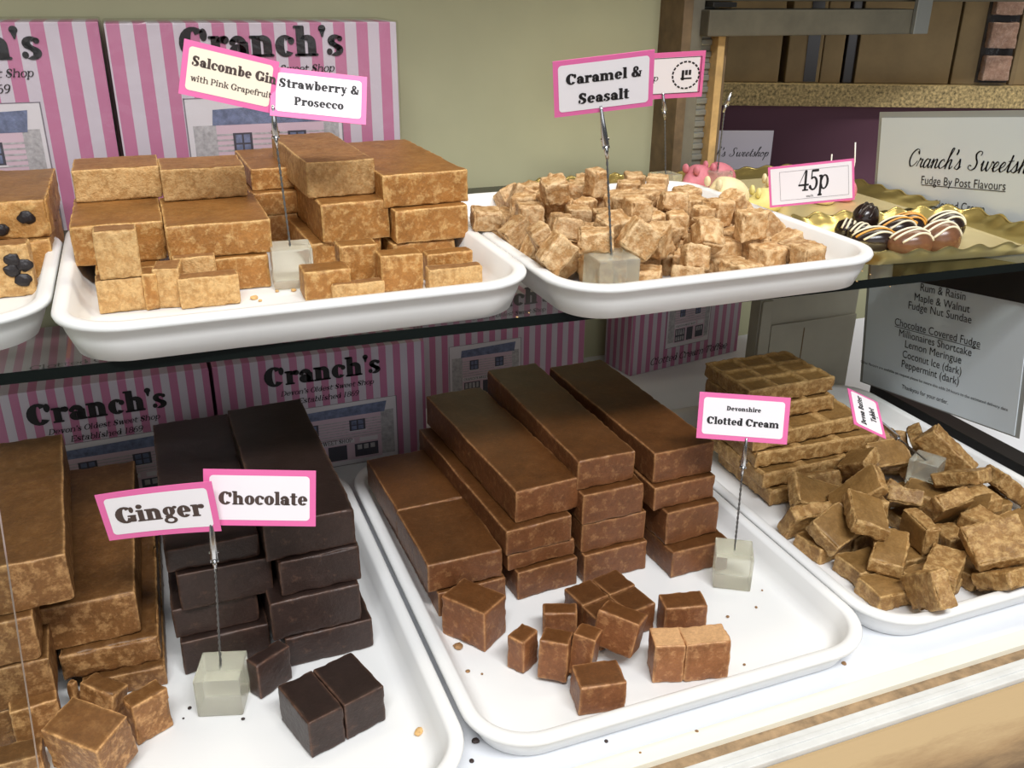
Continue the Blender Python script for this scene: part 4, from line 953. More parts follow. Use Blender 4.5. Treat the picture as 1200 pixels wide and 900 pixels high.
# loose squares on the middle tray
LS = 'loose cut squares of clotted cream fudge'
def corner_piece(m, L_, N_, R_, z0, h, label, group=None, tilt=(0, 0), name='fudge_piece', cat='fudge piece', lift=0.0, **kw):
    """block whose lower corners left, nearest, right are seen at three points"""
    a, b, c = P(*L_, z0), P(*N_, z0), P(*R_, z0)
    u = b-a; v = c-b; yaw = math.atan2(u.y, u.x); wd = u.length; dp = abs(v.dot(Vector((-math.sin(yaw), math.cos(yaw), 0))))
    yv = Vector((-math.sin(yaw), math.cos(yaw), 0)); ce = (a+b)/2+yv*dp/2+Vector((0, 0, z0*0+h/2+lift))
    kw.setdefault('res', .0033); kw.setdefault('tone', random.Random(SEED[0]).uniform(1.25, 1.42))
    e = (Matrix.Rotation(yaw, 3, 'Z') @ Euler((tilt[0], tilt[1], 0)).to_matrix()).to_euler()
    return block(name, (wd, dp, h), ce, e, m, label, cat, group, **kw)
corner_piece('clotted', (518, 742), (568, 765), (592, 740), FL, .039, 'largest loose fudge square, alone at the left of the middle tray', LS)
corner_piece('clotted', (594, 782), (613.5, 791.5), (637, 778), FL, .032, 'small leaning piece at the left end of the loose fudge squares', LS)
corner_piece('clotted', (630, 797), (664, 803), (674, 782), FL, .034, 'loose square with a pale worn front, second of the row from the left', LS, tilt=(R(-9), 0), lift=.002)
corner_piece('clotted', (666, 792), (692, 800), (704, 782), FL, .037, 'narrow piece leaning on the pale fronted square, middle tray', LS, tilt=(R(-8), R(4)), lift=.002)
corner_piece('clotted', (694, 762), (742, 778), (757, 758), FL+.012, .031, 'square propped up on its neighbours at the centre of the loose pile', LS, tilt=(R(-14), R(5)), lift=.004)
corner_piece('clotted', (678, 840), (733, 832), (728, 802), FL, .027, 'frontmost loose square of clotted cream fudge', LS)
corner_piece('clotted', (636, 748), (676, 748), (688, 735), FL, .026, 'piece just behind the row of loose squares, mostly hidden', LS)
zq = .034
A0, A1, A2 = Vector((.2915, .598, 0)), Vector((.2990, .541, 0)), Vector((.3560, .5515, 0))
e1, e2 = (A2-A1), (A0-A1); yw = math.atan2(e1.y, e1.x)
for i, (s, t, nm_) in enumerate(((.25, .25, 'front'), (.75, .25, 'right'), (.25, .75, 'left'), (.75, .75, 'rear'))):
    p = A1+e1*s+e2*t+Vector((0, .006, 0))
    block('fudge_piece', (e1.length*.49, e2.length*.49, .028), (p.x, p.y, FL+.0145), (0, 0, yw), 'clotted', '%s square of the block of four cut squares before the bars' % nm_, 'fudge piece', LS, res=.0033)
corner_piece('clotted_rough', (764, 801), (800, 800), (806, 776), FL, .037, 'left square of the joined pair with pale rough tops', LS)
corner_piece('clotted_rough', (800.5, 800), (853, 794), (858, 770), FL, .037, 'right square of the joined pair with pale rough tops', LS)
corner_piece('clotted', (776, 752), (826, 748), (832, 728), FL, .034, 'smooth topped square behind the joined pair, middle tray', LS)
# dark pieces
DC = 'cut pieces of chocolate fudge'
a, b, c = P(324, 847, FL), P(365, 890.5, FL), P(453, 844, FL)
u = c-b; yw = math.atan2(u.y, u.x); yv = Vector((-math.sin(yw), math.cos(yw), 0)); dp = (a-b).dot(yv)
for f0, f1, lb in ((0, .455, 'near half of the large split chocolate block in front'), (.46, 1.0, 'far half of the large split chocolate block in front')):
    p = b+u*((f0+f1)/2)+yv*dp/2
    block('fudge_piece', (u.length*(f1-f0)-.0004, dp, .033), (p.x, p.y, FL+.0168), (0, 0, yw), 'choc', lb, 'fudge piece', DC, res=.0035, warp=.0002, chip=.0007)
corner_piece('choc', (293, 812), (306, 821), (347, 797), FL, .033, 'small upright chocolate square behind the large split block', DC)
# ginger pieces
GP = 'cut pieces of ginger fudge'
small('ginger', (24, 880), (78, 873), FL, 828, .022, 'pale faced upright ginger piece at the lower left', GP, yaw=R(6), tone=1.45)
bq = small('ginger', (-30, 936), (55, 930), FL, 897, .020, 'ginger piece cut off by the lower left corner', GP)
corner_piece('ginger', (150, 862), (163, 875), (205, 851), FL, .036, 'rough reddish ginger piece nearest the white tray floor', GP, chip=.004)
corner_piece('ginger', (97, 846), (136, 858), (150, 838), FL, .030, 'ginger piece with a ridged top behind the front pieces', GP, tilt=(R(-10), R(6)), chip=.004, lift=.003)
corner_piece('ginger', (62, 908), (126, 930), (160, 890), FL+.006, .040, 'big square ginger piece tipped forward at the bottom', GP, tilt=(R(8), R(4)), lift=.004)
corner_piece('ginger', (83, 835), (92, 838), (98, 830), FL, .028, 'thin pointed ginger shard standing among the pieces', GP, taper=.5)

# tablet slabs
TB = 'scored slabs of butter tablet'
zt = FL+.0016
tiers = [(.575, .690, .150, .105, 3, 3), (.566, .688, .162, .105, 3, 3), (.568, .690, .158, .11, 3, 3), (.560, .694, .150, .10, 3, 2), (.575, .700, .112, .092, 3, 3), (.576, .707, .1143, .088, 3, 3)]
nm6 = ['bottom', 'second from bottom', 'third from bottom', 'fourth from bottom', 'one below the top', 'top']
for i, (x0, yf, wd, dp, a_, b_) in enumerate(tiers):
    yf = [.690, .7, .71, .72, .745, .753][i]
    block('tablet_slab', (wd, dp, .0178), (x0+wd/2, yf+dp/2, zt+.0089), (0, 0, R([-2, 1, -3, 2, 0, .3][i])), 'tablet', '%s scored slab in the stack of butter tablet' % nm6[i], 'tablet slab', TB, score=(a_, b_), chip=.004, rough=.0009, res=.0036)
    zt += .0182
# ------------------------------------------------------------------ heaps of cubes and of broken tablet (width, depth, height, x, y, z, turns)
SALT = [
(.0253,.0259,.0185,.3500,.6918,.2904,.00,1.46,-.05),
(.0270,.0268,.0189,.3342,.7198,.2916,-.00,-.51,-.03),
(.0251,.0264,.0206,.3396,.7489,.2912,-.00,-1.35,.11),
(.0264,.0258,.0240,.3331,.7769,.2889,.01,.00,.17),
(.0259,.0252,.0226,.3279,.8063,.2884,-.00,.02,.01),
(.0250,.0256,.0235,.3477,.8474,.3128,.60,1.57,.00),
(.0273,.0258,.0185,.3784,.8453,.3215,-.05,2.93,-.57),
(.0253,.0252,.0228,.3632,.8883,.3105,-1.25,2.05,.21),
(.0254,.0269,.0187,.3637,.7210,.2861,-.00,.00,-.05),
(.0259,.0277,.0193,.3641,.7609,.2864,-.00,.00,.03),
(.0256,.0258,.0226,.3619,.7892,.2881,-.00,-.00,-.05),
(.0257,.0268,.0202,.3613,.8260,.2869,-.00,-.00,.07),
(.0255,.0255,.0235,.3503,.8525,.2885,.00,-.00,.19),
(.0256,.0279,.0233,.3446,.8790,.2884,-.00,.00,.21),
(.0257,.0271,.0195,.3550,.9104,.2866,.00,-.00,.25),
(.0252,.0257,.0214,.3926,.7326,.2875,.00,.00,.06),
(.0250,.0258,.0207,.3896,.7587,.2871,.00,.00,.03),
(.0261,.0277,.0239,.3880,.7885,.2887,.00,-.00,-.04),
(.0251,.0277,.0222,.3876,.8192,.2879,.00,-.00,.06),
(.0260,.0280,.0185,.3890,.8503,.2860,.00,-.00,.20),
(.0274,.0277,.0201,.3900,.8854,.2869,.00,.00,-.09),
(.0276,.0267,.0217,.3860,.9184,.2878,-.00,-.01,.13),
(.0280,.0276,.0224,.3779,.6645,.3230,1.44,.64,-.28),
(.0253,.0273,.0182,.3894,.6692,.2859,.00,.00,-.54),
(.0268,.0278,.0195,.4029,.7024,.2866,.00,.00,-.19),
(.0277,.0270,.0207,.4190,.7351,.2871,.00,-.00,.06),
(.0274,.0277,.0233,.4158,.7628,.2884,.00,.00,.03),
(.0275,.0275,.0223,.4150,.7920,.2879,-.00,.00,-.03),
(.0256,.0262,.0218,.4133,.8232,.2877,-.00,.00,.07),
(.0252,.0251,.0232,.4160,.8503,.2884,.00,-.00,.16),
(.0251,.0254,.0207,.4188,.8782,.2872,.00,-.00,.18),
(.0269,.0263,.0218,.4141,.9218,.2882,.04,.00,.14),
(.0264,.0255,.0181,.4132,.6402,.2904,-.45,.00,-.63),
(.0271,.0266,.0217,.4336,.6732,.2901,-1.57,-.00,-.69),
(.0278,.0272,.0188,.4354,.7069,.2862,.00,-.00,-.10),
(.0276,.0274,.0237,.4470,.7349,.2886,.00,-.00,.03),
(.0269,.0272,.0193,.4430,.7713,.2864,.00,-.00,.01),
(.0260,.0277,.0231,.4421,.8000,.2884,-.00,-.00,-.03),
(.0265,.0251,.0229,.4394,.8277,.2882,.00,-.00,.09),
(.0254,.0254,.0211,.4413,.8561,.2873,.00,-.00,.19),
(.0278,.0253,.0193,.4445,.8847,.2865,-.00,-.00,.17),
(.0275,.0267,.0199,.4427,.9141,.2867,-.00,-.00,.14),
(.0279,.0266,.0214,.4665,.6424,.2894,-.01,.13,.22),
(.0279,.0265,.0204,.4683,.6701,.2870,-.00,.00,.22),
(.0266,.0262,.0237,.4773,.7095,.2887,.00,.00,-.04),
(.0274,.0277,.0209,.4748,.7386,.2872,-.00,-.00,.05),
(.0273,.0251,.0192,.4717,.7671,.2864,-.00,.00,.14),
(.0253,.0272,.0187,.4695,.7954,.2862,-.00,.00,.04),
(.0261,.0262,.0212,.4668,.8283,.2874,.00,-.00,.13),
(.0276,.0268,.0231,.4690,.8561,.2884,.00,.00,.18),
(.0259,.0278,.0193,.4762,.8892,.2865,-.00,-.00,-.04),
(.0258,.0253,.0230,.4755,.9204,.2885,-.00,.02,-.25),
(.0251,.0256,.0221,.5219,.7682,.3113,.05,-1.54,.14),
(.0265,.0271,.0191,.4661,.8224,.3115,1.57,.00,-1.20),
(.0267,.0254,.0191,.5056,.7262,.2864,.00,.00,.13),
(.0252,.0279,.0208,.5011,.7526,.2872,.00,-.00,.14),
(.0268,.0250,.0222,.4985,.7791,.2879,.00,.00,.14),
(.0256,.0255,.0211,.4963,.8045,.2873,.00,.00,.14),
(.0269,.0262,.0216,.4944,.8310,.2876,.00,-.00,.11),
(.0272,.0273,.0229,.4999,.8590,.2882,-.00,.00,.07),
(.0273,.0262,.0223,.5039,.8882,.2880,-.00,-.00,.01),
(.0269,.0269,.0194,.5023,.9177,.2866,.01,.00,-.24),
(.0268,.0272,.0195,.5313,.6933,.2866,-.00,-.00,.13),
(.0258,.0277,.0213,.5327,.7220,.2875,-.00,-.00,.13),
(.0274,.0252,.0216,.5311,.7497,.2876,.00,.00,.12),
(.0255,.0265,.0217,.5280,.7756,.2876,-.00,-.00,.13),
(.0261,.0259,.0219,.5250,.8019,.2878,-.00,.00,.14),
(.0257,.0251,.0189,.5250,.8285,.2863,-.00,-.00,.19),
(.0280,.0278,.0184,.5299,.8591,.2860,-.00,.00,.02),
(.0266,.0278,.0223,.5333,.8891,.2880,-.00,.00,.03),
(.0269,.0264,.0192,.5363,.9218,.2866,.02,-.00,.01),
(.0264,.0258,.0215,.5534,.6633,.2897,1.57,-.00,.15),
(.0272,.0257,.0187,.5628,.6929,.2880,-.00,-.15,.04),
(.0271,.0267,.0216,.5671,.7470,.2970,1.38,-.79,-.08),
(.0277,.0276,.0182,.5575,.7871,.2932,.00,1.10,.50),
(.0266,.0252,.0185,.5209,.8120,.3080,.00,-3.14,.10),
(.0256,.0260,.0225,.5293,.8387,.3086,.08,-1.57,.00),
(.0273,.0256,.0205,.5060,.8688,.3100,.00,-3.14,-.54),
(.0260,.0266,.0225,.5246,.8926,.3121,-.60,-1.57,.00),
(.0252,.0252,.0214,.5145,.9247,.3090,1.02,-1.56,-1.33),
(.0290,.0205,.0165,.3174,.7124,.3026,-.37,-.36,.81),
(.0285,.0249,.0170,.3183,.7475,.2973,.20,-1.08,-.12),
(.0253,.0208,.0200,.3452,.7383,.3154,-1.85,.19,-.40),
(.0302,.0231,.0206,.3072,.6764,.3138,-.13,-.83,-.00),
(.0304,.0263,.0167,.3440,.6786,.3219,.01,-.04,-.43),
(.0256,.0227,.0164,.4886,.7359,.3073,.00,-3.02,1.33),
(.0222,.0236,.0188,.4556,.7340,.3123,-1.57,.00,1.26),
(.0292,.0204,.0188,.3710,.6916,.2870,-1.57,.00,-1.68),
(.0286,.0263,.0156,.3890,.8491,.3060,.21,3.09,1.03),
(.0255,.0224,.0218,.3784,.7858,.3119,-1.57,.00,-1.88),
(.0285,.0250,.0214,.4036,.7681,.3112,.03,.00,-.12),
(.0297,.0256,.0208,.3683,.7251,.3085,-.00,.18,-2.01),
(.0267,.0250,.0206,.4075,.6860,.3128,-1.51,-1.86,.48),
(.0287,.0269,.0176,.5222,.7113,.3116,1.57,.00,-3.10),
(.0246,.0268,.0154,.4550,.6858,.3074,-.16,-2.48,1.61),
(.0290,.0213,.0154,.5679,.7167,.2897,-.00,-.42,.04),
(.0248,.0238,.0207,.3409,.8136,.3114,1.59,-.02,2.89),
(.0302,.0224,.0188,.3725,.7019,.3249,.27,-.10,.23),
(.0224,.0266,.0206,.3099,.7716,.3075,-1.72,-2.14,.18),
(.0245,.0269,.0196,.4400,.7702,.3095,1.57,-.00,-1.43),
(.0253,.0256,.0200,.4906,.8364,.3094,-.05,.03,-2.34),
(.0249,.0218,.0211,.4054,.7122,.3079,-3.04,-.00,.20),
(.0244,.0237,.0161,.4333,.7108,.3098,-.00,-1.22,-1.54),
(.0269,.0237,.0161,.3707,.8158,.3136,-.38,1.90,-2.28),
(.0227,.0221,.0183,.4022,.8214,.3103,1.00,1.60,.07),
(.0230,.0228,.0182,.3935,.8940,.3069,-3.10,.03,-1.45),
(.0221,.0226,.0200,.3495,.7648,.3128,2.34,-1.34,.47),
(.0221,.0269,.0206,.4498,.9024,.3070,.00,-.00,-.74),
(.0254,.0238,.0171,.3055,.7027,.3192,1.06,-.04,1.46),
(.0243,.0214,.0201,.4657,.7609,.3082,-.00,.19,1.14),
(.0285,.0223,.0208,.3997,.7117,.3329,-1.80,-1.47,-1.37),
(.0228,.0216,.0161,.4998,.7597,.3098,.03,-1.47,-1.43),
(.0255,.0223,.0179,.3657,.9388,.3027,.32,-.48,-1.57),
(.0308,.0255,.0196,.2935,.8088,.3139,.07,.02,1.35),
(.0251,.0246,.0157,.3190,.8511,.2905,.00,.63,.14),
(.0294,.0243,.0161,.4283,.7349,.3120,1.62,-.14,-.32),
(.0252,.0235,.0160,.4471,.6673,.3180,.29,-2.31,-1.91),
(.0284,.0258,.0164,.4804,.7802,.3129,-1.13,1.49,.14),
(.0227,.0217,.0190,.4238,.6489,.3061,1.16,.20,-.19),
(.0245,.0238,.0163,.4891,.8049,.3101,1.57,.03,-.72),
(.0255,.0265,.0185,.4950,.9037,.3088,.01,-3.11,-.49),
(.0290,.0236,.0185,.4130,.8664,.3150,1.57,1.53,1.16),
(.0290,.0212,.0193,.5714,.8000,.3012,-.72,.81,-.32),
(.0241,.0234,.0165,.4694,.9460,.3071,.05,.69,-1.50),
(.0272,.0261,.0163,.4666,.8780,.3068,-.16,.04,.46),
(.0244,.0256,.0155,.4445,.8232,.3126,-1.56,.01,2.08),
(.0228,.0257,.0162,.4212,.8362,.3341,1.57,-.00,-1.48),
(.0309,.0210,.0182,.4378,.8821,.3223,.50,-.12,-.53),
(.0255,.0221,.0180,.5463,.7769,.3157,.24,1.10,.50),
(.0308,.0243,.0153,.4265,.7990,.3152,.96,1.52,-.03),
(.0298,.0241,.0212,.4305,.8492,.3106,.00,.00,.94),
(.0239,.0224,.0163,.3826,.9154,.3099,1.57,-.01,.49),
(.0248,.0231,.0220,.3632,.8061,.3358,1.84,-.18,-.15),
(.0282,.0225,.0169,.4150,.7509,.3314,.02,-.09,-.91),
(.0267,.0204,.0178,.3904,.8705,.3235,-.53,-2.25,1.63),
(.0248,.0230,.0188,.4662,.7602,.3281,-.19,.03,-.28)]
TAB = [
(.0440,.0350,.0175,.5775,.5223,.0134,-.00,-.00,-.07),
(.0440,.0350,.0175,.5836,.5590,.0134,.00,.00,.03),
(.0440,.0350,.0175,.5727,.6049,.0137,.01,.00,.10),
(.0440,.0350,.0175,.6251,.5195,.0134,.00,-.00,.06),
(.0440,.0350,.0175,.6309,.5607,.0134,-.00,.00,-.12),
(.0440,.0350,.0175,.6186,.6083,.0134,-.00,.00,.10),
(.0440,.0350,.0175,.6758,.5193,.0134,-.00,-.00,.14),
(.0440,.0350,.0175,.6882,.5585,.0134,.00,-.00,-.03),
(.0440,.0350,.0175,.6887,.6053,.0134,-.00,.00,-.08),
(.0440,.0350,.0175,.7348,.5211,.0134,-.00,.00,-.06),
(.0440,.0350,.0175,.7327,.5633,.0134,.00,-.00,-.04),
(.0440,.0350,.0175,.7351,.6064,.0134,-.00,.00,-.07),
(.0440,.0350,.0175,.7271,.6445,.0134,.00,-.00,-.10),
(.0440,.0350,.0175,.8107,.6083,.0298,.13,-2.50,-.33),
(.0440,.0350,.0175,.7813,.5180,.0134,.00,.00,-.01),
(.0440,.0350,.0175,.7797,.5595,.0134,-.00,-.00,.12),
(.0440,.0350,.0175,.7838,.6073,.0134,.00,.00,-.12),
(.0440,.0350,.0175,.7838,.6459,.0134,.00,.00,-.02),
(.0500,.0340,.0166,.6250,.6808,.0235,-1.17,3.14,-.03),
(.0500,.0360,.0157,.5716,.6325,.0253,-1.13,.04,-.01),
(.0620,.0360,.0169,.6028,.6573,.0314,.56,.37,-.20),
(.0460,.0360,.0170,.5754,.5951,.0359,.48,-.10,.29),
(.0650,.0300,.0154,.6036,.5523,.0299,.00,.00,.76),
(.0500,.0320,.0172,.5844,.4838,.0382,1.42,.65,1.32),
(.0500,.0360,.0158,.5988,.5836,.0534,.28,-.13,1.04),
(.0550,.0300,.0155,.6923,.5493,.0300,.00,3.14,-.15),
(.0450,.0300,.0151,.6360,.6179,.0372,1.57,.00,1.49),
(.0500,.0340,.0142,.6653,.6610,.0217,1.57,.00,1.11),
(.0450,.0340,.0165,.6704,.6098,.0423,.00,.64,.83),
(.0550,.0400,.0172,.6846,.5738,.0457,-.09,2.12,-1.65),
(.0600,.0400,.0161,.6838,.4825,.0293,2.52,.06,.08),
(.0400,.0340,.0151,.8204,.5654,.0296,-.53,-.59,.12),
(.0400,.0300,.0161,.7125,.6216,.0302,.00,-.00,2.14),
(.0400,.0340,.0142,.7592,.6711,.0290,2.66,-.88,-1.12),
(.0550,.0440,.0144,.6799,.5021,.0525,-2.77,-.25,-.36),
(.0300,.0260,.0156,.6833,.6422,.0258,1.00,2.25,.22),
(.0400,.0300,.0158,.7698,.5094,.0301,-3.14,-.00,.15),
(.0450,.0300,.0154,.7059,.5373,.0454,-3.14,.00,-1.42),
(.0482,.0299,.0145,.7133,.6819,.0487,.64,.01,-.06),
(.0492,.0352,.0136,.7516,.7134,.0277,.00,2.28,1.09),
(.0350,.0300,.0144,.6673,.6727,.0525,.36,-.53,-1.36),
(.0449,.0309,.0157,.7811,.7185,.0125,-.00,.00,-.48),
(.0475,.0355,.0174,.7583,.6029,.0309,-3.14,.00,1.44),
(.0574,.0296,.0168,.7620,.7600,.0195,-1.57,-.00,-.49),
(.0599,.0296,.0159,.7622,.6492,.0568,-1.41,.68,-.87),
(.0531,.0305,.0171,.6307,.5130,.0307,-3.14,-.00,.62),
(.0584,.0316,.0135,.6209,.6209,.0530,.47,-.87,-.67),
(.0395,.0299,.0160,.7222,.5716,.0420,1.55,-1.57,.00),
(.0497,.0298,.0144,.7348,.6012,.0573,2.92,-.49,-1.17),
(.0372,.0359,.0151,.7781,.7008,.0404,.00,1.12,-.65),
(.0421,.0300,.0166,.6473,.5616,.0372,1.57,-.00,-1.76)]
def heap(data, name, m, cat, group, zones, singles, **kw):
    ks = {f(data): lb for f, lb in singles}
    for i, t in enumerate(data):
        lb = ks.get(i) or next(l for c, l in zones if c(t))
        block(name, t[:3], t[3:6], t[6:9], m, lb, cat, group, seed=3000+i*7, tone=random.Random(i).uniform(.90, 1.10), **kw)
am = lambda key: (lambda d: max(range(len(d)), key=lambda i: key(d[i])))
heap(SALT, 'fudge_cube', 'seasalt', 'fudge cube', 'sea salt cubes in the heap', [
    (lambda t: t[4] < .69 and t[3] < .40, 'sea salt cube in the front row of the heap, left of the acrylic block'),
    (lambda t: t[4] < .69, 'sea salt cube in the front row of the heap, right of the acrylic block'),
    (lambda t: t[4] < .80 and t[3] < .45, 'sea salt cube in the middle of the heap, left of the card wire'),
    (lambda t: t[4] < .80, 'sea salt cube in the middle of the heap, right of the card wire'),
    (lambda t: t[3] < .45, 'sea salt cube in the back ridge of the heap, left of the card wire'),
    (lambda t: True, 'sea salt cube in the back ridge of the heap, right of the card wire')],
    [(am(lambda t: t[5]), 'sea salt cube perched highest on the whole heap'), (am(lambda t: t[3]-t[4]), 'sea salt cube at the right front tip of the heap'),
     (am(lambda t: -t[3]-.3*t[4]), 'sea salt cube leaning over the left rim of its tray')], res=.0028, r=.0022, warp=.0016, rough=.0011, chip=.003, skin_top=False)
heap(TAB, 'tablet_piece', 'tablet', 'tablet piece', 'broken pieces of butter tablet', [
    (lambda t: t[4] < .56 and t[3] < .66, 'broken tablet piece at the front of the right tray, by its rounded left corner'),
    (lambda t: t[4] < .56, 'broken tablet piece at the front of the right tray, toward the edge of the photo'),
    (lambda t: t[3] < .66, 'broken tablet piece in front of the scored slab stack'),
    (lambda t: t[4] < .66, 'broken tablet piece in the middle of the right tray heap'),
    (lambda t: True, 'broken tablet piece at the back right of the heap, near the black ledge')],
    [(am(lambda t: t[5]), 'broken tablet piece lying highest on its heap'), (am(lambda t: -t[3]), 'broken tablet piece furthest left on the right tray, against the tray wall')],
    res=.0032, r=.0018, warp=.002, rough=.0010, chip=.004)

# ------------------------------------------------------------------ chocolates and sugar mice
def chocolate(px, z, rx, ry, rz, yaw, shell, stripe, label, bit=False):
    rx *= 1.2; ry *= 1.2; rz *= 1.1
    p = P(*px, z+rz*0.6); p.z = z
    bm = bmesh.new(); bmesh.ops.create_uvsphere(bm, u_segments=28, v_segments=16, radius=1)
    for v in bm.verts:
        v.co = Vector((v.co.x*rx*(1-.12*v.co.x), v.co.y*ry, max(0, v.co.z*rz+rz*.55)))
    o = bm_obj('striped_chocolate', bm, M[shell], smooth=True); o.location = p; o.rotation_euler.z = yaw
    tag(o, label, 'chocolate', 'striped chocolates on gold')
    zc = rz*.55
    for k, ct in enumerate((-.62, -.25, .12) if stripe else ()):
        bm = bmesh.new(); pts = []
        for i in range(15):
            a = R(20+140*i/14); c0 = ct+0.12*math.sin(a*2); q = math.sqrt(max(.02, 1-c0*c0))
            pts.append((math.cos(a)*q*rx*(1-.12*math.cos(a)*q)*1.01, c0*ry*1.01, max(.0004, zc+math.sin(a)*q*rz*1.01)))
        tube(bm, pts, .0012, 6); bm_obj('icing_stripe', bm, M[stripe if k != 1 or stripe != 'white_icing' or not bit else 'orange_icing'], o, smooth=True)
    if bit:
        bm = bmesh.new(); bmesh.ops.create_icosphere(bm, subdivisions=2, radius=.004)
        for v in bm.verts: v.co.x *= 1.5; v.co.z *= .8
        q = bm_obj('orange_tip', bm, M['orange_icing'], o, smooth=True); q.location = (rx*.75, 0, zc+rz*.45)
    return o
ZG = ZS+.0028
for a in (((1014, 256), ZG+.002, .013, .012, .016, R(20), 'dark_choc', 'dark_choc', 'tall dark chocolate with an orange tip at the back of the gold tray', True),
          ((992, 268), ZG, .011, .010, .010, R(30), 'dark_choc', 'white_icing', 'smallest dark chocolate, furthest left behind the tray corner'),
          ((1008, 273), ZG, .012, .010, .010, R(10), 'dark_choc', 'white_icing', 'dark chocolate with white bars below the tall one'),
          ((1026, 281), ZG, .019, .013, .0125, R(-20), 'dark_choc', 'white_icing', 'front dark chocolate with white and orange lines', True),
          ((1052, 268), ZG, .018, .013, .0125, R(-12), 'dark_choc', 'white_icing', 'dark chocolate with a white loop behind the milk chocolate pair', True),
          ((1066, 264), ZG, .016, .012, .013, R(-35), 'dark_choc', 'orange_icing', 'dark chocolate with orange lines at the back right'),
          ((1069, 284), ZG, .019, .014, .014, R(-15), 'milk_choc', 'white_icing', 'milk chocolate with three cream lines, left of the pair in front'),
          ((1102, 279), ZG, .018, .016, .017, R(-15), 'milk_choc', 'white_icing', 'plump milk chocolate with a cream band, right of the pair in front'),
          ((1110, 265), ZG, .017, .014, .015, R(-25), 'dark_choc', 'white_icing', 'dark chocolate with white bands behind the plump milk chocolate')):
    chocolate(*a[:8], a[8], *(a[9:]))
def mouse(px, z, L, W, Hh, yaw, m, label, tail=None):
    p = P(*px, z+Hh*.4); p.z = z
    bm = bmesh.new(); bmesh.ops.create_uvsphere(bm, u_segments=24, v_segments=14, radius=1)
    for v in bm.verts:
        t = v.co.x; k = (1-.55*max(0, t))*(1 if t < .0 else 1-.25*t)
        v.co = Vector((t*L/2, v.co.y*W/2*k, max(0, (v.co.z*.75+.5)*Hh/1.25*k)))
    o = bm_obj('sugar_mouse', bm, M[m], smooth=True); o.location = p; o.rotation_euler.z = yaw
    tag(o, label, 'sugar mouse', 'sugar mice on gold')
    for s in (1, -1):
        bm = bmesh.new(); bmesh.ops.create_uvsphere(bm, u_segments=12, v_segments=8, radius=1)
        for v in bm.verts: v.co = Vector((v.co.x*.003, v.co.y*.005, v.co.z*.006))
        e = bm_obj('ear', bm, M[m], o, smooth=True); e.location = (L*.18, s*W*.24, Hh*.86)
    if tail:
        bm = bmesh.new(); tube(bm, [Vector(q) for q in tail], .0008, 6); bm_obj('tail', bm, M['string'], o, smooth=True)
    return o
ZM = ZS+.0028
mouse((815, 212), ZM, .060, .036, .034, R(200), 'mouse_pink', 'left pink sugar mouse at the back of the shelf')
mouse((838, 210), ZM+.0, .058, .036, .036, R(180), 'mouse_pink', 'right pink sugar mouse behind the large cream mouse')
mouse((845, 233), ZM, .075, .044, .042, R(185), 'mouse_white', 'large cream sugar mouse with a curved string tail', [(-.036, 0, .012), (-.045, -.008, .022), (-.06, -.014, .020), (-.07, -.018, .006), (-.074, -.02, .0)])
mouse((893, 236), ZM, .055, .036, .026, R(170), 'mouse_yellow', 'pale yellow sugar mouse left of the 45p card', None)
mouse((905, 226), ZM, .05, .034, .034, R(160), 'mouse_white', 'small cream sugar mouse partly behind the 45p card', None)
t0 = P(972, 215, .31)
mouse((965, 225), ZM, .05, .034, .03, R(60), 'mouse_white', 'cream sugar mouse hidden behind the 45p card with its string tail up', [(-.02, 0, .02), (-.024, .0, .045), (-.030, .002, .062)])
mouse((985, 222), ZM, .05, .034, .03, R(80), 'mouse_pink', 'pink sugar mouse hidden behind the right end of the 45p card, tail up', [(-.02, 0, .02), (-.022, .0, .05), (-.020, .002, .072)])

# ------------------------------------------------------------------ crumbs
rnd = random.Random(5)
def crumb(px, z, s, m, label, grp):
    bm = bmesh.new(); bmesh.ops.create_icosphere(bm, subdivisions=2, radius=s); of = Vector((rnd.uniform(0, 99), 0, 0))
    for v in bm.verts: v.co *= 1+.5*noise.noise(v.co*250+of); v.co.z = max(-s*.35, v.co.z*.6)
    p = P(*px, z); o = bm_obj('crumb', bm, M[m], smooth=False); o.location = (p.x, p.y, z+s*.36); o.rotation_euler.z = rnd.uniform(0, 6)
    tag(o, label, 'crumb', grp)
for px, s in (((490, 859), .0035), ((556, 741), .0015), ((548, 787), .0018), ((537, 759), .004), ((565, 790), .001)):
    crumb(px, FL, s, 'crumb_pale' if px[0] == 490 else 'crumb_brown', {490: 'pale crumb alone on the white floor of the left tray', 537: 'flat flake in front of the largest loose square', 556: 'tiny crumb near the largest loose square', 548: 'small crumb at the left rim of the middle tray', 565: 'speck on the white floor of the middle tray'}[px[0]], 'crumbs in the lower trays')
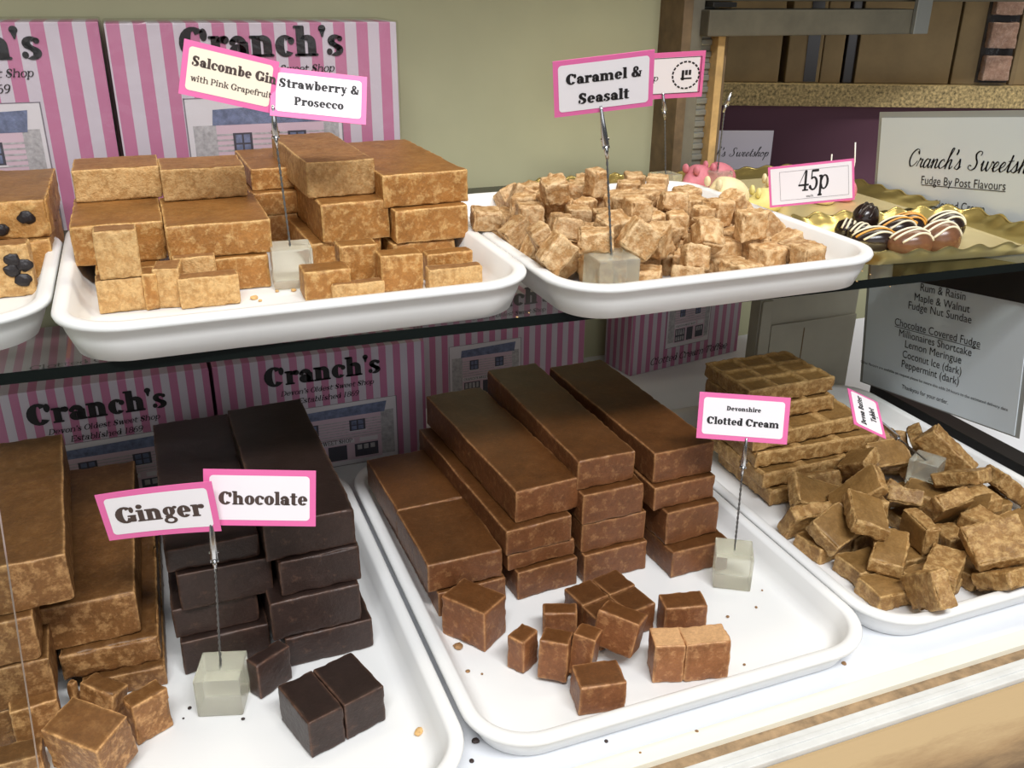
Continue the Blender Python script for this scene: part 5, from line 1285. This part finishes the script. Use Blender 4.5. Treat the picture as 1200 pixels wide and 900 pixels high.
for px, s, l in (((853, 723), .0016, 'brown crumb on the bare right half of the middle tray'), ((886, 712), .0014, 'crumb near the right wall of the middle tray'), ((872, 779), .0012, 'small speck near the front of the middle tray'), ((893, 692), .0012, 'speck beside the acrylic block on the middle tray')):
    crumb(px, FL, s, 'crumb_brown', l, 'crumbs in the lower trays')
for px, s, l in (((558, 869), .003, 'dark chocolate crumb on the counter between the two front trays'), ((553, 892), .002, 'dark chip on the counter at the bottom edge'), ((989, 778), .0022, 'greenish crumb on the counter right of the middle tray'), ((817, 858), .0016, 'crumb on the counter in front of the middle tray'), ((710, 869), .0015, 'dark speck on the counter under the tray rim'), ((750, 883), .0014, 'speck on the counter near the wood groove')):
    crumb(px, 0, s, 'crumb_dark' if 'dark' in l else 'crumb_brown', l, 'crumbs on the counter')
for px, s in (((215, 842), .0008), ((285, 843), .0015), ((222, 830), .0016)):
    crumb(px, FL, s, 'crumb_dark', {215: 'fine dark crumb left of the ginger card block', 285: 'dark crumb at the front corner of the ginger card block', 222: 'dark crumb beside the left face of the ginger card block'}[px[0]], 'crumbs in the lower trays')
for px, s in (((649, 351), .002), ((620, 367), .0009), ((606, 372), .0008), ((1010, 318), .0009), ((1004, 330), .0008), ((1020, 322), .0007), ((1043, 336), .0006)):
    crumb(px, ZS+.0002, s, 'crumb_pale', {649: 'large pale crumb on the glass beside the sea salt tray', 620: 'fine crumb on the glass between the two upper trays', 606: 'finest crumb at the front edge of the glass', 1010: 'crumb on the glass at the corner of the gold tray', 1004: 'crumb on the glass right of the sea salt tray', 1020: 'crumb on the glass before the gold tray', 1043: 'speck on the glass edge before the gold tray'}[px[0]], 'crumbs on the glass shelf')
for px, s in (((298, 350), .003), ((345, 341), .0022), ((325, 342), .0016), ((305, 353), .0016)):
    crumb(px, FS, s, 'crumb_pale', {298: 'largest crumb before the strawberry stack', 345: 'flat flake below the upper acrylic block', 325: 'small crumb left of the upper acrylic block', 305: 'crumb at the front of the strawberry tray'}[px[0]], 'crumbs in the strawberry tray')
